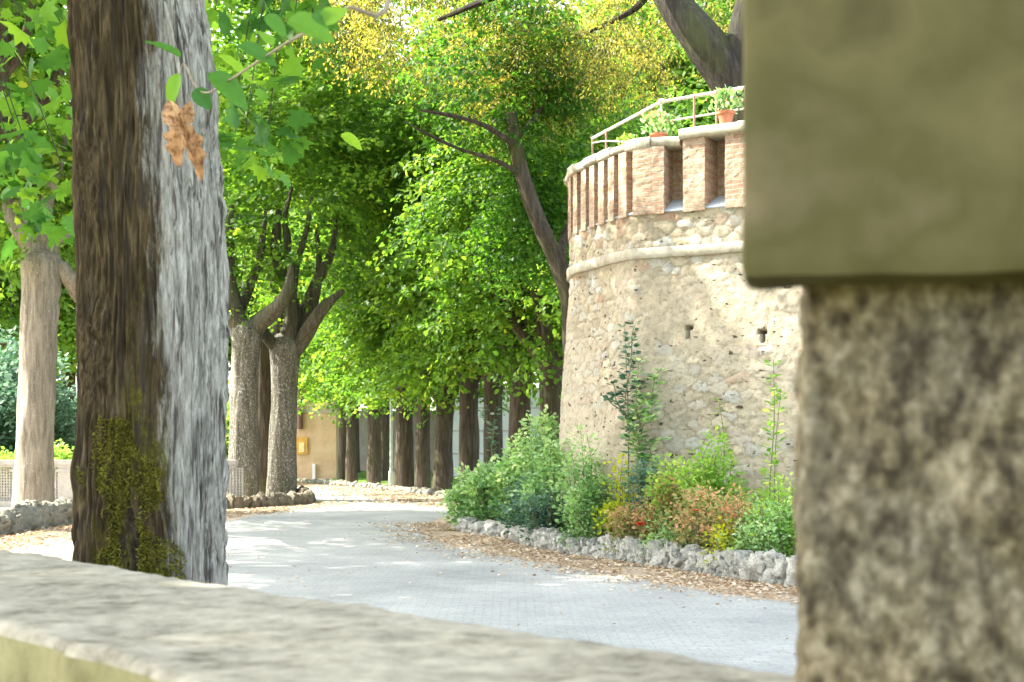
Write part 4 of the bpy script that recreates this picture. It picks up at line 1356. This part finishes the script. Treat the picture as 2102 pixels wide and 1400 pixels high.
c2 = edging('dark_edging', 'low dark jagged stone edging around the three grey trunks', [(-7.0, 30.2, 0), (-5.9, 30.3, 0), (-5.0, 31.0, 0), (-4.62, 32.3, 0), (-4.85, 33.6, 0), (-5.3, 35.4, 0)], .16, .22, .27, M['rock_dark'], 600)
c3 = edging('stone_edging', 'mossy rounded stone edging in front of the leaning pale trunk by the balustrade', [(-8.2, 19.0, 0), (-8.0, 20.8, 0), (-7.95, 22.5, 0), (-7.9, 24.5, 0), (-7.6, 27, 0), (-7.2, 29.6, 0)], .34, .34, .36, M['rock_left'], 700)
c4 = edging('far_edging', 'thin kerb of small brown stones at the foot of the far row of trunks', [(-1.2, 32.5, 0), (-1.7, 36, 0), (-3.4, 40, 0), (-5.2, 44.2, 0), (-8, 48.6, 0)], .22, .2, .15, M['rock_left'], 800)
print('edging stones', c1, c2, c3, c4)

# ------------------------------------------------------------------ shrubs in the flower bed
def shrub(px, d, top_py, rad, mat, n, size, lab, seed, tpl=LEAF, name='shrub', z0=.12, cat='shrub', grp='shrubs in the flower bed', low=0.0, sh=None):
    rs = np.random.RandomState(seed)
    b = np.array([gx(px, d), d, z0])
    H = CAMH + (900 - top_py) / FPX * d - z0
    root = empty(name, tuple(b), lab, cat, grp)
    st = MB(); lf = MB()
    n = int(n * 1.7)
    ns = max(7, int(n / 110))
    Cs = []
    for k in range(ns):
        a = rs.rand() * 6.28; rr = rad * math.sqrt(rs.rand())
        h = H * (1.0 - .45 * (rr / rad) ** 2) * (.62 + .42 * rs.rand())
        tip = np.array([math.cos(a) * rr, math.sin(a) * rr, h])
        base = np.array([math.cos(a) * rr * .3, math.sin(a) * rr * .3, -.05])
        mid = base * .4 + tip * .6 + np.array([rs.randn() * .06, rs.randn() * .06, h * .05])
        st.tube([base, mid, tip], [.010, .006, .0025], 5)
        P, _ = spline([base, mid, tip], [1, 1, 1])
        m_ = max(4, int(n / ns))
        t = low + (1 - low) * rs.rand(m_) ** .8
        idx = (t * (len(P) - 1)).astype(int)
        sd = rs.randn(m_, 3) * [.13, .13, .07]
        C = P[idx] + sd * (1.15 - .6 * t)[:, None] * max(.8, rad * 2)
        C[:, 2] = np.maximum(C[:, 2], .02)
        D = sd * 8 + np.array([0, 0, .35]) + rs.randn(m_, 3) * .35
        NN = np.array([0, -.2, 1.0]) + rs.randn(m_, 3) * .5
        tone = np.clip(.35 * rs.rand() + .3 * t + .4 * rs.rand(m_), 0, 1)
        put_leaves(lf, C, D, NN, size * (.6 + .7 * rs.rand(m_)), tpl, tone)
    st.build('stems', M['stem'], root)
    lf.build('foliage', M[mat], root, smooth=False)
    return root
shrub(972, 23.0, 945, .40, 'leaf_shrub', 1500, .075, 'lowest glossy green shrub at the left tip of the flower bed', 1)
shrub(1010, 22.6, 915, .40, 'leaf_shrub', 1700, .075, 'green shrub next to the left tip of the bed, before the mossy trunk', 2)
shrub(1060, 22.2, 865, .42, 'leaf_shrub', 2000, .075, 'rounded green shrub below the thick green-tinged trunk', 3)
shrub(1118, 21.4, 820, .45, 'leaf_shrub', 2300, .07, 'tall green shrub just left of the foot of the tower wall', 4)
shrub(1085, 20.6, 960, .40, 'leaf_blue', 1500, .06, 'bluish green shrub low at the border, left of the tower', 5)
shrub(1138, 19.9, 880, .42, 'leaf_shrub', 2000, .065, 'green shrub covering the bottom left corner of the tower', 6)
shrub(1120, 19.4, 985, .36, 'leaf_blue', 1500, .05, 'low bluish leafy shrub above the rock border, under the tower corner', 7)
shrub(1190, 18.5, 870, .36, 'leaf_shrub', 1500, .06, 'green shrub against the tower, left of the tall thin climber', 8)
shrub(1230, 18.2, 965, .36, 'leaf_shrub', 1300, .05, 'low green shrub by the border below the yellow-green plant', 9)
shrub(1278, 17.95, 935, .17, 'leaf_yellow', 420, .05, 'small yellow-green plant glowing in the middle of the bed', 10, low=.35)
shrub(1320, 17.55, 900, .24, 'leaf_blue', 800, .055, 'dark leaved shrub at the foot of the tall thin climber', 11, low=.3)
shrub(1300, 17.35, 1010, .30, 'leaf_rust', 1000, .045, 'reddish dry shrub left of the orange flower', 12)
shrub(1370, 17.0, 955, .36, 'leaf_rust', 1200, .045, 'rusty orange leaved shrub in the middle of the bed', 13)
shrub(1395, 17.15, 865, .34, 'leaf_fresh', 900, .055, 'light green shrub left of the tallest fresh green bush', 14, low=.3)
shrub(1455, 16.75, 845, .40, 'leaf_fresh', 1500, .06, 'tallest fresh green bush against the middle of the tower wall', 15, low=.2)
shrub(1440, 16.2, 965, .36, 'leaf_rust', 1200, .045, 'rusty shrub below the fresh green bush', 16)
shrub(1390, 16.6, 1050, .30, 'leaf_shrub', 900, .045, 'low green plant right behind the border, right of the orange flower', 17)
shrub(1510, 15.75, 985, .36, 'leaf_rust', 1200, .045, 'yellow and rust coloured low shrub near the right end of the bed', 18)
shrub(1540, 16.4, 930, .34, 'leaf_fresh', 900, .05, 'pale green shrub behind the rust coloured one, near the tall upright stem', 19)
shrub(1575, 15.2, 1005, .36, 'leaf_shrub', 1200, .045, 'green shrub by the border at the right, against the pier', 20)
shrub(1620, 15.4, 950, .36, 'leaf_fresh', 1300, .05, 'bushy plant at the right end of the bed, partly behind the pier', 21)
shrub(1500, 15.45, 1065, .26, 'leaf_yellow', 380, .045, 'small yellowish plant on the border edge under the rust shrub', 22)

def stem_plant(px, d, top_py, mat, lab, seed, size=.07, wob=.05, nl=60, start=.25, branches=0):
    rs = np.random.RandomState(seed)
    b = np.array([gx(px, d), d, .1])
    H = CAMH + (900 - top_py) / FPX * d - .1
    root = empty('tall_plant', tuple(b), lab, 'plant', 'tall thin plants before the tower')
    st = MB(); lf = MB()
    def one(p0, p1, n_, t0):
        m1 = p0 * .66 + p1 * .34 + rs.randn(3) * wob; m2 = p0 * .33 + p1 * .67 + rs.randn(3) * wob
        st.tube([p0, m1, m2, p1], [.012, .009, .006, .003], 6)
        P, _ = spline([p0, m1, m2, p1], [1] * 4, .03)
        t = t0 + (1 - t0) * rs.rand(n_)
        C = P[(t * (len(P) - 1)).astype(int)]
        a = rs.rand(n_) * 6.28
        D = np.stack([np.cos(a), np.sin(a), .25 + .3 * rs.rand(n_)], 1)
        C = C + D * (rs.rand(n_) * size * .8)[:, None]
        put_leaves(lf, C, D, np.array([0, 0, 1.0]) + rs.randn(n_, 3) * .35, size * (.7 + .6 * rs.rand(n_)), LEAF, rs.rand(n_))
    one(np.zeros(3), np.array([rs.randn() * .05, rs.randn() * .05, H]), nl, start)
    for k in range(branches):
        z = H * (.35 + .5 * rs.rand())
        a = rs.rand() * 6.28
        p0 = np.array([0, 0, z])
        one(p0, p0 + np.array([math.cos(a) * .3, math.sin(a) * .12, .35 + .25 * rs.rand()]), nl // 3, .3)
    st.build('stem', M['stem'], root); lf.build('foliage', M[mat], root, smooth=False)
stem_plant(1315, 17.75, 735, 'leaf_shrub', 'tall thin leafy climber standing highest against the tower wall', 31, .085, .06, 130, .15, 7)
stem_plant(1285, 17.9, 668, 'leaf_blue', 'slender bluish stem reaching up beside the thin climber', 32, .08, .07, 100, .4, 6)
stem_plant(1588, 16.2, 738, 'leaf_fresh', 'upright bright green stem close to the left side of the pier', 33, .085, .03, 110, .15, 0)
stem_plant(1600, 16.5, 800, 'leaf_fresh', 'shorter green stem behind the upright one, at the pier edge', 34, .07, .04, 60, .3, 0)
stem_plant(1492, 16.9, 820, 'leaf_fresh', 'thin green sprig rising above the fresh green bush', 35, .06, .05, 34, .6, 0)
stem_plant(1012, 24.5, 838, 'leaf_blue', 'pale feathery sprig in front of the far row trunks', 36, .09, .05, 60, .4, 2)

def blossom(px, py, d, r, mat, lab, n=26, seed=0):
    rs = np.random.RandomState(seed)
    c = at(px, py, d)
    root = empty('flower', (c[0], c[1], .12), lab, 'flower')
    z = c[2] - .12
    MB().tube([(0, 0, -.02), (.01, 0, z * .5), (0, 0, z)], [.006, .005, .003], 6).build('stem', M['stem'], root)
    m = MB()
    a = rs.rand(n) * 6.28; b_ = rs.rand(n) * .9
    D = np.stack([np.cos(a), np.sin(a), b_ + .1], 1)
    put_leaves(m, np.tile([0, 0, z], (n, 1)), D, np.tile([0, 0, 1.0], (n, 1)) + .2 * rs.randn(n, 3), r * (.7 + .5 * rs.rand(n)), LEAF, rs.rand(n))
    m.build('petals', M[mat], root)
blossom(1313, 1078, 16.9, .07, 'petal', 'single red-orange flower low at the front of the bed', seed=1)
blossom(1428, 1050, 15.9, .05, 'orange', 'small orange flower low in front of the rusty shrubs', seed=2)
blossom(1545, 1100, 15.0, .045, 'leaf_yellow', 'yellow flower on the border near the pier', seed=3)

# ------------------------------------------------------------------ balustrade on the left
def balustrade():
    d = 31.0
    root = empty('balustrade', (-9, d, 0), 'grey concrete balustrade with perforated panels behind the leaning pale trunk', 'balustrade')
    def P(m, name, mat=M['concrete'], sm=False):
        return m.build(name, mat, root, smooth=sm)
    x0, x1 = -4.0, 3.0     # local x
    m = MB()
    m.box(((x0 + x1) / 2, 0, .98), (x1 - x0, .34, .10)); m.box(((x0 + x1) / 2, 0, .90), (x1 - x0, .26, .056))
    P(m, 'top_rail')
    P(MB().box(((x0 + x1) / 2, 0, .07), (x1 - x0, .30, .14)), 'base')
    x = x0 + .35
    k = 0
    while x < x1:
        P(MB().box((x, 0, .506), (.42, .24, .73)).box((x, 0, .80), (.5, .28, .06)), 'pillar')
        # perforated panel: bars leave holes
        m = MB()
        px0, px1 = x + .22, x + .22 + .56
        for q in np.linspace(px0, px1, 10): m.box((q, 0, .5), (.026, .08, .72))
        for q in np.linspace(.17, .84, 12): m.box(((px0 + px1) / 2, .002, q), (px1 - px0, .07, .026))
        P(m, 'perforated_panel')
        x += 1.0; k += 1
balustrade()

# shrubs and flowers beyond the balustrade
BG = 'bushes beyond the balustrade'
shrub(20, 40, 665, 2.0, 'leaf_blue', 9000, .16, 'dark bluish bush beyond the balustrade at the left edge', 51, name='bush', z0=0, grp=BG)
shrub(-70, 38, 700, 1.8, 'leaf_blue', 6000, .16, 'bluish bush cut by the left edge of the view', 55, name='bush', z0=0, grp=BG)
shrub(125, 43, 790, 1.3, 'leaf_blue', 6000, .14, 'blue-green bush between the leaning trunk and the big trunk', 52, name='bush', z0=0, grp=BG)
shrub(110, 36, 905, .9, 'leaf_fresh', 3500, .10, 'low sunny yellow-green bush right above the balustrade rail', 53, name='bush', z0=0, grp=BG)
shrub(10, 35, 915, .9, 'leaf_fresh', 3000, .10, 'low sunlit bush above the rail at the left edge', 54, name='bush', z0=0, grp=BG)
shrub(110, 33.2, 985, .7, 'lilac', 1600, .08, 'lilac flowers glimpsed through the perforated panel', 56, name='flower_bush', z0=0, grp=BG)
shrub(465, 46, 780, 1.2, 'leaf_fresh', 5000, .14, 'green bush glimpsed beside the right edge of the big trunk', 57, name='bush', z0=0, grp=None)

# ------------------------------------------------------------------ far buildings and walls
def building():
    d = 53.0
    xl, xr = gx(560, d), gx(690, d)
    root = empty('ochre_building', ((xl + xr) / 2, d, 0), 'low ochre plastered building at the end of the path with a brown downpipe', 'building')
    W = xr - xl
    MB().box((0, 2, 1.22), (W, 4, 2.44)).build('wall', M['plaster'], root, smooth=False)
    MB().box((0, 2, 2.5), (W + .06, 4.06, .10)).build('cornice', M['greywall'], root, smooth=False)
    MB().box((0, 2, 3.2), (W - .04, 3.96, 1.3)).build('upper_wall', M['plaster_pale'], root, smooth=False)
    m = MB(); m.box((0, 1.9, 3.94), (W + .7, 4.6, .18)); 
    m.build('roof', M['terracotta'], root, smooth=False)
    x = gx(616, d) - (xl + xr) / 2
    MB().tube([(x, -.12, 1.85), (x, -.12, 3.8)], [.11, .11], 12).build('downpipe', M['downpipe'], root)
    nb = MB().box((gx(620, d) - (xl + xr) / 2, -.05, 1.5 - 15 / FPX * d), (.42, .08, .62)).build('notice_board', M['notice'], root, smooth=False)
    MB().box((gx(620, d) - (xl + xr) / 2, -.10, 1.5 - 18 / FPX * d), (.2, .03, .36)).build('paper', M['notice_paper'], nb, smooth=False)
    MB().box((gx(645, d) - (xl + xr) / 2, -.1, .28), (.10, .12, .56)).build('bollard', M['whitewash'], root, smooth=False)
building()
def wall_(name, px0, px1, d, h, mat, lab, extra=None):
    xl, xr = gx(px0, d), gx(px1, d)
    root = empty(name, ((xl + xr) / 2, d, 0), lab, 'wall')
    MB().box((0, .2, h / 2), (xr - xl, .4, h)).build('wall_face', M[mat], root, smooth=False)
    m = MB()
    m.box((0, .2, h + .05), (xr - xl + .04, .5, .1))
    if extra:
        for z in extra: m.box((0, -.012, z), (xr - xl - .02, .03, .05))
    m.build('coping', M['greywall'], root, smooth=False)
wall_('stone_wall', 692, 905, 66.5, 2.7, 'greywall', 'long grey-brown wall behind the lawn at the back of the far trunks')
wall_('white_wall', 915, 1175, 56.0, 3.4, 'whitewash', 'pale bluish white wall glimpsed between the trunks left of the shrubs', (.9, 1.8, 2.7))

def lamp_post():
    d = 43.5
    root = empty('lamp_post', (gx(803, d), d, 0), 'thin green lamp post left of the far row trunks, its head among the leaves', 'lamp post')
    MB().tube([(0, 0, 0), (0, 0, .5), (0, 0, .55), (0, 0, 3.6)], [.09, .08, .05, .04], 12).build('post', M['lamp'], root)
    h = MB().tube([(0, 0, 3.55), (0, 0, 3.65), (0, 0, 3.95), (0, 0, 4.05)], [.07, .12, .17, .03], 12).build('lantern', M['lamp'], root)
lamp_post()
